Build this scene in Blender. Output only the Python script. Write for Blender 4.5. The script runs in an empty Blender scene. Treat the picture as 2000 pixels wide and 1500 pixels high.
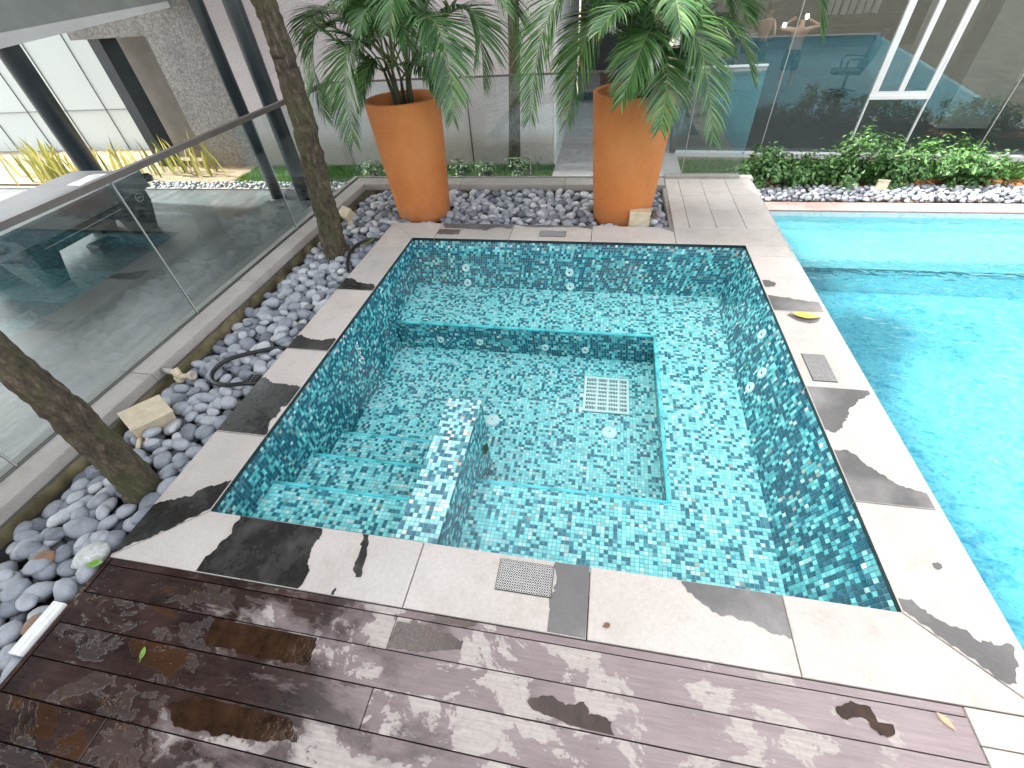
import bpy, bmesh, math, random
from mathutils import Vector, Matrix, noise
random.seed(7)
R = math.radians
scene = bpy.context.scene
col = scene.collection
G = -0.8                       # level of the garden, the patio and the main pool deck (the spa block stands 0.8 m above it)

# ------------------------------------------------------------------ camera, sky, sun, exposure
CAM = Vector((1.91815, -0.89983, 2.0))
yaw, pitch, roll, FPX = -0.234198, 0.760928, -0.083588, 858.404
fw = Vector((math.sin(yaw)*math.cos(pitch), math.cos(yaw)*math.cos(pitch), -math.sin(pitch)))
rt = fw.cross(Vector((0, 0, 1))).normalized(); up = rt.cross(fw)
rt, up = rt*math.cos(roll)+up*math.sin(roll), up*math.cos(roll)-rt*math.sin(roll)
cam = bpy.data.cameras.new('camera'); camo = bpy.data.objects.new('camera', cam); col.objects.link(camo)
camo.matrix_world = Matrix(((rt.x, up.x, -fw.x, CAM.x), (rt.y, up.y, -fw.y, CAM.y), (rt.z, up.z, -fw.z, CAM.z), (0, 0, 0, 1)))
cam.sensor_width = 36; cam.lens = 36*FPX/2000; cam.clip_end = 400; cam.clip_start = 0.02
scene.camera = camo

SUN_EL, SUN_AZ = R(50), R(-85)              # azimuth from +y towards +x
w = bpy.data.worlds.new('World'); scene.world = w; w.use_nodes = True
nt = w.node_tree; nt.nodes.clear()
sky = nt.nodes.new('ShaderNodeTexSky'); sky.sky_type = 'NISHITA'; sky.sun_disc = False
sky.sun_elevation = SUN_EL; sky.sun_rotation = SUN_AZ; sky.dust_density = 4; sky.air_density = 1.0
hs = nt.nodes.new('ShaderNodeHueSaturation'); hs.inputs['Saturation'].default_value = 0.25
bg = nt.nodes.new('ShaderNodeBackground'); bg.inputs['Strength'].default_value = 0.15
wo = nt.nodes.new('ShaderNodeOutputWorld')
nt.links.new(sky.outputs[0], hs.inputs['Color']); nt.links.new(hs.outputs[0], bg.inputs['Color']); nt.links.new(bg.outputs[0], wo.inputs['Surface'])
sl = bpy.data.lights.new('sun', 'SUN'); sl.energy = 3.2; sl.angle = R(3); sl.color = (1, .965, .91)
so = bpy.data.objects.new('sun', sl); col.objects.link(so)
sd = Vector((math.sin(SUN_AZ)*math.cos(SUN_EL), math.cos(SUN_AZ)*math.cos(SUN_EL), math.sin(SUN_EL)))
so.rotation_euler = sd.to_track_quat('Z', 'Y').to_euler(); so.location = sd*30
scene.view_settings.view_transform = 'Standard'; scene.view_settings.look = 'None'
scene.view_settings.gamma = 1; scene.view_settings.use_curve_mapping = False
scene.view_settings.exposure = 2.12
cy = scene.cycles
cy.max_bounces = 10; cy.transparent_max_bounces = 24; cy.diffuse_bounces = 4; cy.glossy_bounces = 4; cy.transmission_bounces = 6
cy.use_denoising = True; cy.caustics_reflective = False; cy.caustics_refractive = False

# ------------------------------------------------------------------ materials
class N:
    def __init__(s, name):
        s.m = bpy.data.materials.new(name); s.m.use_nodes = True; s.t = s.m.node_tree
        s.b = s.t.nodes['Principled BSDF']; s.out = s.t.nodes['Material Output']
    def n(s, kind, **kw):
        x = s.t.nodes.new(kind)
        for k, v in kw.items():
            if k in x.inputs: x.inputs[k].default_value = v
            else: setattr(x, k, v)
        return x
    def l(s, a, b): s.t.links.new(a, b)
    def pos(s): return s.n('ShaderNodeNewGeometry').outputs['Position']
    def mapped(s, scale, src=None):
        mp = s.n('ShaderNodeMapping'); mp.inputs['Scale'].default_value = scale
        s.l(src or s.pos(), mp.inputs['Vector']); return mp.outputs[0]
    def noise(s, vec, scale, detail=4, rough=.55, dist=0):
        x = s.n('ShaderNodeTexNoise'); x.inputs['Scale'].default_value = scale; x.inputs['Detail'].default_value = detail
        x.inputs['Roughness'].default_value = rough; x.inputs['Distortion'].default_value = dist
        s.l(vec, x.inputs['Vector']); return x.outputs['Fac']
    def ramp(s, fac, stops, interp='LINEAR'):
        r = s.n('ShaderNodeValToRGB'); r.color_ramp.interpolation = interp
        e = r.color_ramp.elements
        while len(e) < len(stops): e.new(.5)
        for i, (p, c) in enumerate(stops):
            e[i].position = p; e[i].color = (c, c, c, 1) if isinstance(c, (int, float)) else (*c, 1)
        s.l(fac, r.inputs[0]); return r.outputs['Color']
    def mix(s, fac, a, b, blend='MIX'):
        x = s.n('ShaderNodeMix', data_type='RGBA', blend_type=blend)
        for v, i in ((fac, 0), (a, 6), (b, 7)):
            if isinstance(v, (int, float)): x.inputs[i].default_value = v if i == 0 else (v, v, v, 1)
            elif isinstance(v, tuple): x.inputs[i].default_value = (*v, 1)
            else: s.l(v, x.inputs[i])
        return x.outputs[2]
    def math(s, op, a, b=0, c=None, clamp=False):
        x = s.n('ShaderNodeMath', operation=op, use_clamp=clamp)
        for i, v in enumerate((a, b) if c is None else (a, b, c)):
            if isinstance(v, (int, float)): x.inputs[i].default_value = v
            else: s.l(v, x.inputs[i])
        return x.outputs[0]
    def bump(s, h, strength, dist=.01):
        x = s.n('ShaderNodeBump'); x.inputs['Strength'].default_value = strength; x.inputs['Distance'].default_value = dist
        s.l(h, x.inputs['Height']); s.l(x.outputs[0], s.b.inputs['Normal']); return x.outputs[0]
    def rnd(s):
        a = s.n('ShaderNodeObjectInfo').outputs['Random']; b = s.n('ShaderNodeNewGeometry').outputs['Random Per Island']
        return s.math('FRACT', s.math('ADD', a, b))

def plain(name, c, rough=.5, metal=0, var=0.0, scale=8, bump=0, spec=.5):
    m = N(name); m.b.inputs['Roughness'].default_value = rough; m.b.inputs['Metallic'].default_value = metal
    m.b.inputs['Specular IOR Level'].default_value = spec
    if var:
        f = m.noise(m.pos(), scale, 6, .6)
        m.l(m.ramp(f, [(.3, tuple(x*(1-var) for x in c)), (.7, tuple(min(1, x*(1+var)) for x in c))]), m.b.inputs['Base Color'])
        if bump: m.bump(f, bump, .004)
    else: m.b.inputs['Base Color'].default_value = (*c, 1)
    return m.m

def clear(name, tint, ior=1.5, extra=0.0, wave=0, wave_scale=6, refr=0.0, gtint=(1, 1, 1), wave_stretch=(1, 1, 1)):
    """thin clear sheet: transparent (plus an optional share that bends light) under a Fresnel mirror"""
    m = N(name); m.t.nodes.remove(m.b)
    tr = m.n('ShaderNodeBsdfTransparent'); tr.inputs[0].default_value = (*tint, 1)
    gl = m.n('ShaderNodeBsdfGlossy'); gl.inputs['Roughness'].default_value = 0.0; gl.inputs['Color'].default_value = (*gtint, 1)
    fr = m.n('ShaderNodeFresnel')
    bf = m.n('ShaderNodeNewGeometry').outputs['Backfacing']
    m.l(m.math('ADD', ior, m.math('MULTIPLY', bf, 1/ior-ior)), fr.inputs['IOR'])
    body = tr.outputs[0]
    if refr:
        rf = m.n('ShaderNodeBsdfRefraction'); rf.inputs['IOR'].default_value = 1.33; rf.inputs['Color'].default_value = (*tint, 1)
        rf.inputs['Roughness'].default_value = 0.0
        mx = m.n('ShaderNodeMixShader'); mx.inputs[0].default_value = refr
        m.l(body, mx.inputs[1]); m.l(rf.outputs[0], mx.inputs[2]); body = mx.outputs[0]
    if wave:
        h = m.noise(m.mapped(wave_stretch), wave_scale, 2, .5, .6)
        bp = m.n('ShaderNodeBump'); bp.inputs['Strength'].default_value = wave; bp.inputs['Distance'].default_value = .05
        m.l(h, bp.inputs['Height'])
        m.l(bp.outputs[0], gl.inputs['Normal']); m.l(bp.outputs[0], fr.inputs['Normal'])
        if refr: m.l(bp.outputs[0], rf.inputs['Normal'])
    f = m.math('ADD', fr.outputs[0], extra, clamp=True)
    mx = m.n('ShaderNodeMixShader'); m.l(f, mx.inputs[0]); m.l(body, mx.inputs[1]); m.l(gl.outputs[0], mx.inputs[2])
    m.l(mx.outputs[0], m.out.inputs['Surface'])
    return m.m

def stone_mat(name, a, b, stain=(.30, .24, .18), rough=.75):
    m = N(name); p = m.pos()
    big = m.noise(p, 2.2, 5, .6); fine = m.noise(p, 55, 4, .7); blot = m.noise(m.mapped((1, 1, 1)), 7, 6, .65)
    c = m.mix(m.ramp(big, [(.3, 0), (.7, 1)]), a, b)
    c = m.mix(m.math('MULTIPLY', m.ramp(blot, [(.52, 0), (.75, 1)]), .35), c, stain)
    c = m.mix(m.math('MULTIPLY', m.ramp(m.noise(p, 1.3, 4, .6), [(.5, 0), (.7, 1)]), .4), c, (.62, .60, .57))
    c = m.mix(1.0, c, m.ramp(fine, [(.25, .86), (.75, 1.08)]), 'MULTIPLY')
    tint = m.ramp(m.n('ShaderNodeObjectInfo').outputs['Random'], [(0, (.92, .91, .90)), (.5, (1, .985, .965)), (1, (1.05, 1.02, 1.0))])
    c = m.mix(1.0, c, tint, 'MULTIPLY')
    m.l(c, m.b.inputs['Base Color']); m.b.inputs['Roughness'].default_value = rough
    m.bump(fine, .25, .003)
    return m.m

M = {}
M['stone'] = stone_mat('dry_sandstone', (.495, .452, .412), (.575, .532, .492))
M['curb'] = stone_mat('curb_stone', (.40, .37, .34), (.50, .47, .43), (.22, .18, .13))
M['paver'] = stone_mat('terrace_paver', (.53, .49, .45), (.62, .58, .53))
M['pink'] = stone_mat('pink_paver', (.40, .26, .235), (.47, .33, .30))
m = N('wet_stone'); f = m.noise(m.pos(), 40, 5, .7)
f3 = m.noise(m.pos(), 5, 5, .65)
c = m.mix(m.ramp(f3, [(.45, 0), (.75, 1)]), m.ramp(f, [(.3, (.018, .017, .016)), (.75, (.034, .032, .030))]), (.050, .047, .043))
m.l(c, m.b.inputs['Base Color']); m.l(m.ramp(f3, [(.4, .16), (.75, .5)]), m.b.inputs['Roughness']); m.bump(f, .3, .002); M['wet'] = m.m
M['damp'] = stone_mat('damp_stone', (.105, .102, .100), (.15, .146, .142), (.08, .075, .07), .42)
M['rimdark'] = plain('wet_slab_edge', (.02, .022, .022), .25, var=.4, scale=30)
M['grout'] = plain('pale_grout', (.42, .44, .41), .8, var=.2, scale=20)
M['grout_spa'] = plain('spa_grout', (.34, .42, .40), .7, var=.25, scale=14)
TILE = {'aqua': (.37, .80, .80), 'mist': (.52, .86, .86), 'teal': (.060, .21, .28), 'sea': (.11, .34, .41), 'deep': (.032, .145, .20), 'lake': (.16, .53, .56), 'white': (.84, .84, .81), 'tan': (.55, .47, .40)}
for k, c in TILE.items():
    m = N('glass_mosaic_'+k); r_ = m.rnd()
    c2 = m.mix(1.0, c, m.ramp(r_, [(0, (.72, .76, .78)), (.5, (1, 1, 1)), (1, (1.22, 1.16, 1.12))]), 'MULTIPLY')
    fz = m.noise(m.pos(), 240, 2, .6)
    c2 = m.mix(1.0, c2, m.ramp(fz, [(.3, .90), (.7, 1.08)]), 'MULTIPLY')
    m.l(c2, m.b.inputs['Base Color']); m.b.inputs['Roughness'].default_value = .25; m.b.inputs['Specular IOR Level'].default_value = .18
    m.bump(m.noise(m.pos(), 90, 2), .08, .002); M['tile_'+k] = m.m
M['trim'] = plain('aqua_edge_trim', (.20, .74, .78), .3, var=.15, scale=10)
M['white_plastic'] = plain('white_plastic', (.88, .87, .84), .35, var=.06, scale=20)
M['cream'] = plain('weathered_cream_plastic', (.62, .53, .37), .55, var=.16, scale=16)
M['dark'] = plain('dark_hole', (.012, .012, .012), .6)
M['lens'] = plain('lamp_lens', (.15, .42, .44), .1)
M['steel'] = plain('brushed_steel', (.60, .59, .56), .38, .35, var=.1, scale=40)
M['rail'] = plain('grey_rail_metal', (.16, .145, .135), .45, .3, var=.15, scale=6)
M['whitemetal'] = plain('white_window_frame', (.80, .80, .78), .35, var=.04, scale=5)
M['rubber'] = plain('black_rubber', (.010, .010, .012), .4)
M['pipe_cream'] = M['cream']
M['soil'] = plain('dark_soil', (.035, .024, .016), .95, var=.5, scale=40, bump=.6)
M['clay'] = plain('orange_soil', (.30, .13, .05), .95, var=.45, scale=9, bump=.6)
M['gravelbed'] = plain('dark_gravel_bed', (.02, .02, .022), .9, var=.4, scale=30)
# orange pot
m = N('orange_terracotta'); p = m.pos(); f1 = m.noise(p, 2.5, 5, .6); f2 = m.noise(p, 160, 3, .7)
c = m.mix(m.ramp(f1, [(.3, 0), (.7, 1)]), (.59, .185, .042), (.69, .25, .072))
c = m.mix(1.0, c, m.ramp(f2, [(.25, .75), (.6, 1.0), (.85, 1.2)]), 'MULTIPLY')
c = m.mix(m.math('MULTIPLY', m.ramp(m.noise(m.mapped((1, 1, .25)), 6, 5, .6), [(.55, 0), (.8, 1)]), .35), c, (.40, .14, .05))
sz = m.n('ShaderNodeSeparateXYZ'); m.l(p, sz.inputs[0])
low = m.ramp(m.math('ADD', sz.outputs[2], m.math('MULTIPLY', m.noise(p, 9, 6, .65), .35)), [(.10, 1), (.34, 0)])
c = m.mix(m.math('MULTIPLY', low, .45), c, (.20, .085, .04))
bloom = m.ramp(m.noise(m.mapped((1, 1, .45)), 5, 9, .72), [(.60, 0), (.74, 1)])
c = m.mix(m.math('MULTIPLY', bloom, .16), c, (.66, .50, .38))
m.l(c, m.b.inputs['Base Color']); m.b.inputs['Roughness'].default_value = .7; m.bump(f2, .3, .003); M['pot'] = m.m
# pebbles
m = N('river_pebble'); p = m.pos()
oc = m.n('ShaderNodeSeparateColor'); m.l(m.n('ShaderNodeObjectInfo').outputs['Color'], oc.inputs[0])
isl = m.n('ShaderNodeNewGeometry').outputs['Random Per Island']
r_ = m.math('ADD', m.math('MULTIPLY', isl, oc.outputs[1]), oc.outputs[0])     # object colour: red = tone, green = share of per-pebble chance
c = m.ramp(r_, [(0, (.12, .13, .15)), (.3, (.26, .28, .315)), (.6, (.40, .42, .45)), (.85, (.50, .515, .535)), (1, (.60, .60, .585))])
c = m.mix(1.0, c, m.ramp(m.noise(p, 26, 6, .65), [(.25, .72), (.75, 1.2)]), 'MULTIPLY')
sp = m.ramp(m.noise(p, 130, 3, .7), [(.68, 0), (.8, 1)])
c = m.mix(m.math('MULTIPLY', sp, .45), c, (.55, .54, .51))
m.l(c, m.b.inputs['Base Color']); m.b.inputs['Roughness'].default_value = .6; m.bump(m.noise(p, 120, 3), .1, .002); M['pebble'] = m.m
M['pebble_brown'] = plain('brown_pebble', (.26, .16, .10), .6, var=.3, scale=25)
M['pebble_pale'] = plain('pale_speckled_pebble', (.52, .53, .50), .6, var=.25, scale=60)
# timber deck
m = N('weathered_deck_timber'); p = m.pos()
oi = m.n('ShaderNodeObjectInfo').outputs['Random']
off = m.n('ShaderNodeCombineXYZ'); m.l(m.math('MULTIPLY', oi, 37.0), off.inputs[0]); m.l(m.math('MULTIPLY', oi, 11.0), off.inputs[1])
va = m.n('ShaderNodeVectorMath', operation='ADD'); m.l(p, va.inputs[0]); m.l(off.outputs[0], va.inputs[1]); pv = va.outputs[0]
sx = m.n('ShaderNodeSeparateXYZ'); m.l(p, sx.inputs[0]); X = sx.outputs[0]
grain = m.noise(m.mapped((1.6, 26, 1), pv), 3, 8, .7, .3)
blot = m.noise(m.mapped((1, 1.5, 1), pv), 3.0, 6, .65)
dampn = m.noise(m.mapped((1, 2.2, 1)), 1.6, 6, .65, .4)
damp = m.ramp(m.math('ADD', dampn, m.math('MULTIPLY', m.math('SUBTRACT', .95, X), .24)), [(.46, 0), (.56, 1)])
wetn = m.noise(m.mapped((1, 1.9, 1), pv), 2.6, 7, .68, .5)
wet = m.ramp(m.math('ADD', wetn, m.math('MULTIPLY', m.math('SUBTRACT', .9, X), .035)), [(.60, 0), (.63, 1)])
pl1 = m.noise(m.mapped((1, 1.4, 1), pv), 3.6, 12, .67, .35)
peel = m.ramp(m.math('ADD', pl1, m.math('MULTIPLY', m.math('SUBTRACT', 0.7, m.math('ABSOLUTE', m.math('SUBTRACT', X, 1.5))), .03)), [(.535, 0), (.55, 1)])
dry = m.mix(m.ramp(blot, [(.3, 0), (.7, 1)]), (.125, .088, .086), (.25, .195, .19))
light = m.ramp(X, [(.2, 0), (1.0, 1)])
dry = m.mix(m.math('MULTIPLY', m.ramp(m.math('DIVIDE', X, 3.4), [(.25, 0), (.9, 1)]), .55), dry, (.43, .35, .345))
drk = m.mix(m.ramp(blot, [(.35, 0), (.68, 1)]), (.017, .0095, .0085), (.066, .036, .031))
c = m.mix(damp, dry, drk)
peelc = m.mix(m.noise(p, 60, 4), (.34, .29, .25), (.50, .45, .42))
c = m.mix(m.math('MULTIPLY', peel, m.math('SUBTRACT', 1.0, m.math('MULTIPLY', damp, .93))), c, peelc)
c = m.mix(wet, c, m.mix(blot, (.020, .012, .008), (.10, .045, .022)))
spk = m.ramp(m.noise(m.mapped((1, 1.4, 1), pv), 55, 3, .5), [(.70, 0), (.74, 1)])
c = m.mix(m.math('MULTIPLY', spk, .35), c, (.45, .40, .38))
c = m.mix(1.0, c, m.ramp(grain, [(.25, .72), (.7, 1.12)]), 'MULTIPLY')
m.l(c, m.b.inputs['Base Color'])
rg = m.math('ADD', m.ramp(m.math('MAXIMUM', wet, m.math('MULTIPLY', damp, .72)), [(0, .52), (1, .10)]), m.math('MULTIPLY', m.math('SUBTRACT', grain, .5), .25), clamp=True)
m.l(rg, m.b.inputs['Roughness'])
hh = m.math('ADD', m.math('MULTIPLY', grain, .5), m.math('MULTIPLY', peel, -.25))
hh = m.math('ADD', hh, m.math('MULTIPLY', m.math('MULTIPLY', wet, m.noise(p, 45, 3, .6)), .8))
m.bump(hh, .35, .004); M['deck'] = m.m
m = N('wet_timber'); p = m.pos(); f1 = m.noise(p, 14, 6, .65); f2 = m.noise(p, 60, 4, .6)
m.l(m.ramp(f1, [(.3, (.016, .009, .006)), (.62, (.050, .024, .013)), (.85, (.10, .05, .03))]), m.b.inputs['Base Color'])
m.b.inputs['Roughness'].default_value = .07; m.bump(m.math('MULTIPLY', f2, f1), .35, .006); M['wetwood'] = m.m
# bark
m = N('tree_bark'); p = m.pos(); f1 = m.noise(m.mapped((1, 1, .4)), 30, 10, .75); f2 = m.noise(p, 5, 7, .68)
c = m.ramp(f1, [(.33, (.016, .011, .008)), (.52, (.085, .062, .042)), (.70, (.23, .185, .135))])
c = m.mix(m.math('MULTIPLY', m.ramp(f2, [(.46, 0), (.60, 1)]), .65), c, m.mix(f1, (.030, .034, .010), (.12, .125, .05)))
m.l(c, m.b.inputs['Base Color']); m.b.inputs['Roughness'].default_value = .9; m.bump(f1, .8, .02); M['bark'] = m.m
def leaf_mat(name, stops, rough=.4, trans=.25):
    m = N(name); c = m.ramp(m.rnd(), stops)
    m.l(c, m.b.inputs['Base Color']); m.b.inputs['Roughness'].default_value = rough
    tl = m.n('ShaderNodeBsdfTranslucent'); m.l(c, tl.inputs[0])
    mx = m.n('ShaderNodeMixShader'); mx.inputs[0].default_value = trans
    m.l(m.b.outputs[0], mx.inputs[1]); m.l(tl.outputs[0], mx.inputs[2]); m.l(mx.outputs[0], m.out.inputs['Surface'])
    return m.m
M['palm'] = leaf_mat('palm_leaf', [(0, (.030, .080, .026)), (.45, (.070, .17, .052)), (.8, (.13, .26, .085)), (1, (.21, .34, .12))], .26, .2)
M['palm_dry'] = leaf_mat('dry_palm_leaf', [(0, (.25, .17, .07)), (1, (.38, .28, .12))], .6)
M['rachis'] = plain('palm_stalk', (.16, .20, .07), .5, var=.3, scale=8)
M['culm'] = plain('palm_cane', (.055, .06, .03), .7, var=.5, scale=12)
M['shrub'] = leaf_mat('shrub_leaf', [(0, (.035, .10, .028)), (.5, (.08, .19, .05)), (1, (.17, .33, .10))], .35)
M['shrub_dull'] = leaf_mat('dull_shrub_leaf', [(0, (.03, .065, .025)), (1, (.08, .14, .05))], .45)
M['crown'] = leaf_mat('tree_leaf', [(0, (.02, .05, .014)), (1, (.06, .12, .03))], .45, .12)
M['sword'] = leaf_mat('variegated_sword_leaf', [(0, (.10, .13, .03)), (.35, (.30, .30, .07)), (.7, (.48, .44, .13)), (1, (.60, .56, .22))], .4)
M['grass'] = leaf_mat('lawn_grass', [(0, (.04, .11, .015)), (.6, (.09, .22, .03)), (1, (.16, .30, .05))], .5)
M['lawnbed'] = plain('lawn_soil', (.06, .13, .03), .95, var=.35, scale=14)
M['leaf_yellow'] = plain('yellow_leaf', (.62, .55, .12), .5, var=.25, scale=40)
M['leaf_green'] = plain('green_leaf', (.16, .33, .04), .45, var=.3, scale=40)
M['leaf_olive'] = plain('olive_leaf', (.09, .11, .015), .5, var=.4, scale=40)
M['leaf_brown'] = plain('brown_leaf', (.20, .10, .045), .6, var=.4, scale=40)
M['leaf_tan'] = plain('tan_leaf', (.62, .40, .24), .6, var=.2, scale=40)
# render wall with rough spatter plaster
def plaster(name, a, b, dirt=(.36, .30, .20)):
    m = N(name); p = m.pos(); f1 = m.noise(p, 34, 6, .75); f2 = m.noise(p, 1.1, 5, .6)
    sz = m.n('ShaderNodeSeparateXYZ'); m.l(p, sz.inputs[0])
    c = m.mix(m.ramp(f2, [(.3, 0), (.7, 1)]), a, b)
    low = m.ramp(m.math('ADD', m.math('MULTIPLY', sz.outputs[2], -1.2), m.math('MULTIPLY', f2, .8)), [(.62, 0), (1.25, 1)])
    c = m.mix(m.math('MULTIPLY', low, .55), c, dirt)
    c = m.mix(1.0, c, m.ramp(f1, [(.3, .74), (.7, 1.12)]), 'MULTIPLY')
    m.l(c, m.b.inputs['Base Color']); m.b.inputs['Roughness'].default_value = .9; m.bump(f1, .9, .03); return m.m
M['plaster'] = plaster('pinkish_spatter_plaster', (.72, .645, .66), (.80, .735, .75))
m = N('speckled_granite'); f1 = m.noise(m.pos(), 26, 5, .85); f2 = m.noise(m.mapped((1, 1, .3)), 2.5, 4)
c = m.ramp(f1, [(.35, (.12, .115, .11)), (.5, (.27, .26, .25)), (.68, (.48, .47, .46))])
m.l(m.mix(1.0, c, m.ramp(f2, [(.3, .8), (.7, 1.1)]), 'MULTIPLY'), m.b.inputs['Base Color']); m.b.inputs['Roughness'].default_value = .6; M['granite'] = m.m
M['recess'] = plain('recess_render', (.25, .24, .22), .8, var=.15, scale=3)
m = N('frosted_glass_panel'); m.b.inputs['Base Color'].default_value = (.50, .57, .585, 1); m.b.inputs['Roughness'].default_value = .3
tl = m.n('ShaderNodeBsdfTranslucent'); tl.inputs[0].default_value = (.62, .74, .76, 1); mx = m.n('ShaderNodeMixShader'); mx.inputs[0].default_value = .12
m.l(m.b.outputs[0], mx.inputs[1]); m.l(tl.outputs[0], mx.inputs[2]); m.l(mx.outputs[0], m.out.inputs['Surface']); M['panel'] = m.m
M['jointdark'] = plain('panel_joint', (.15, .17, .17), .6)
M['column'] = plain('charcoal_column', (.030, .042, .050), .35, var=.25, scale=4)
M['fascia'] = plain('grey_green_fascia', (.30, .33, .31), .6, var=.12, scale=3)
M['beamwhite'] = plain('white_beam', (.70, .72, .71), .5, var=.06, scale=3)
M['whitewall'] = plain('white_render', (.66, .66, .65), .7, var=.06, scale=2)
M['mossy'] = plain('mossy_concrete', (.17, .145, .075), .95, var=.55, scale=7, bump=.7)
# patio boards: dark planks with worn sheen
m = N('patio_boards'); p = m.pos()
gr = m.noise(m.mapped((10, .7, 1)), 3, 6, .65); bl = m.noise(p, .9, 4)
c = m.ramp(gr, [(.3, (.055, .062, .066)), (.6, (.115, .13, .135)), (.8, (.22, .25, .25))])
m.l(m.mix(1.0, c, m.ramp(bl, [(.35, .7), (.7, 1.25)]), 'MULTIPLY'), m.b.inputs['Base Color'])
m.l(m.ramp(gr, [(.3, .28), (.7, .5)]), m.b.inputs['Roughness']); m.bump(gr, .15, .003); M['patio'] = m.m
M['table_dark'] = plain('table_dark_wood', (.030, .034, .036), .45, var=.3, scale=8)
M['table_cover'] = plain('grey_table_cover', (.13, .15, .16), .5, var=.2, scale=4, bump=.3)
M['chrome'] = plain('bright_trim', (.6, .62, .62), .25, .8)
M['cover_shine'] = plain('crumpled_plastic', (.75, .78, .80), .25, var=.1, scale=15)
M['blackbox'] = plain('black_box', (.02, .022, .022), .5)
M['logo'] = plain('silver_print', (.55, .58, .58), .4)
# main pool
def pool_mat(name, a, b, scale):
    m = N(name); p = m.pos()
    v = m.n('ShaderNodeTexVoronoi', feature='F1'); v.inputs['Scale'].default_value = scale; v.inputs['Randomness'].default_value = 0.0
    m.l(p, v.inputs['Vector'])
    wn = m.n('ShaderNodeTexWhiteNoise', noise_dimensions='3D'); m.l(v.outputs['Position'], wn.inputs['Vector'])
    f = m.mix(.90, wn.outputs['Value'], m.noise(m.mapped((1, 1.5, 1)), 5.0, 3, .6, 2.2))  # per-tile chance plus ripple light and dark painted into the floor colour
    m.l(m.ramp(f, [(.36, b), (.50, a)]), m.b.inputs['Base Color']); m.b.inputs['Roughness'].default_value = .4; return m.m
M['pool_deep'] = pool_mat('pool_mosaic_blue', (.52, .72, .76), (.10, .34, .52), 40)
M['pool_shelf'] = pool_mat('pool_mosaic_pale', (.70, .78, .78), (.55, .68, .70), 40)
M['pool_riser'] = plain('pool_riser_mosaic', (.24, .27, .28), .4, var=.25, scale=12)
M['spa_water'] = clear('still_clear_water', (.80, .985, .99), 1.33, 0, .05, 5)
M['pool_water'] = clear('rippled_pool_water', (.52, .93, .99), 1.33, 0, 1.0, 5.0, refr=.5, wave_stretch=(1, 1.7, 1))
M['glass'] = clear('balustrade_glass', (.89, .93, .925), 1.5, .02, gtint=(.9, 1, .97))
M['glass_edge'] = plain('green_glass_edge', (.10, .19, .17), .15)
M['window'] = clear('tinted_window_glass', (.60, .66, .64), 1.5, .05, gtint=(.86, .97, .95))
M['seam'] = plain('pale_silicone_joint', (.50, .47, .44), .5)
M['inner_dark'] = plain('interior_dark_wall', (.07, .072, .075), .8, var=.2, scale=2)
M['inner_floor'] = plain('interior_floor', (.075, .08, .08), .6, var=.2, scale=3)
M['inner_pale'] = plain('interior_pale_wall', (.34, .33, .32), .8, var=.1, scale=2)
M['chairfab'] = plain('black_office_fabric', (.015, .02, .025), .7)
M['skin'] = plain('skin', (.62, .36, .25), .55, var=.1, scale=9)
M['hair'] = plain('dark_hair', (.02, .016, .014), .6)
M['trunks'] = plain('dark_swim_trunks', (.025, .025, .03), .7)
M['screen'] = plain('dark_blue_screen', (.02, .05, .10), .2)
m = N('lit_lamp'); m.b.inputs['Emission Color'].default_value = (1, 1, .97, 1); m.b.inputs['Emission Strength'].default_value = 4; M['lamp'] = m.m
m = N('garden_walk'); 
m.l(m.ramp(m.noise(m.pos(), 6, 6, .7), [(.3, (.36, .32, .32)), (.7, (.48, .44, .43))]), m.b.inputs['Base Color']); m.b.inputs['Roughness'].default_value = .7; M['walk'] = m.m
M['ground'] = plain('garden_ground', (.20, .17, .13), .95, var=.3, scale=2)
M['facade'] = plain('grey_roof_render', (.07, .072, .072), .8, var=.15, scale=1)

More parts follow.
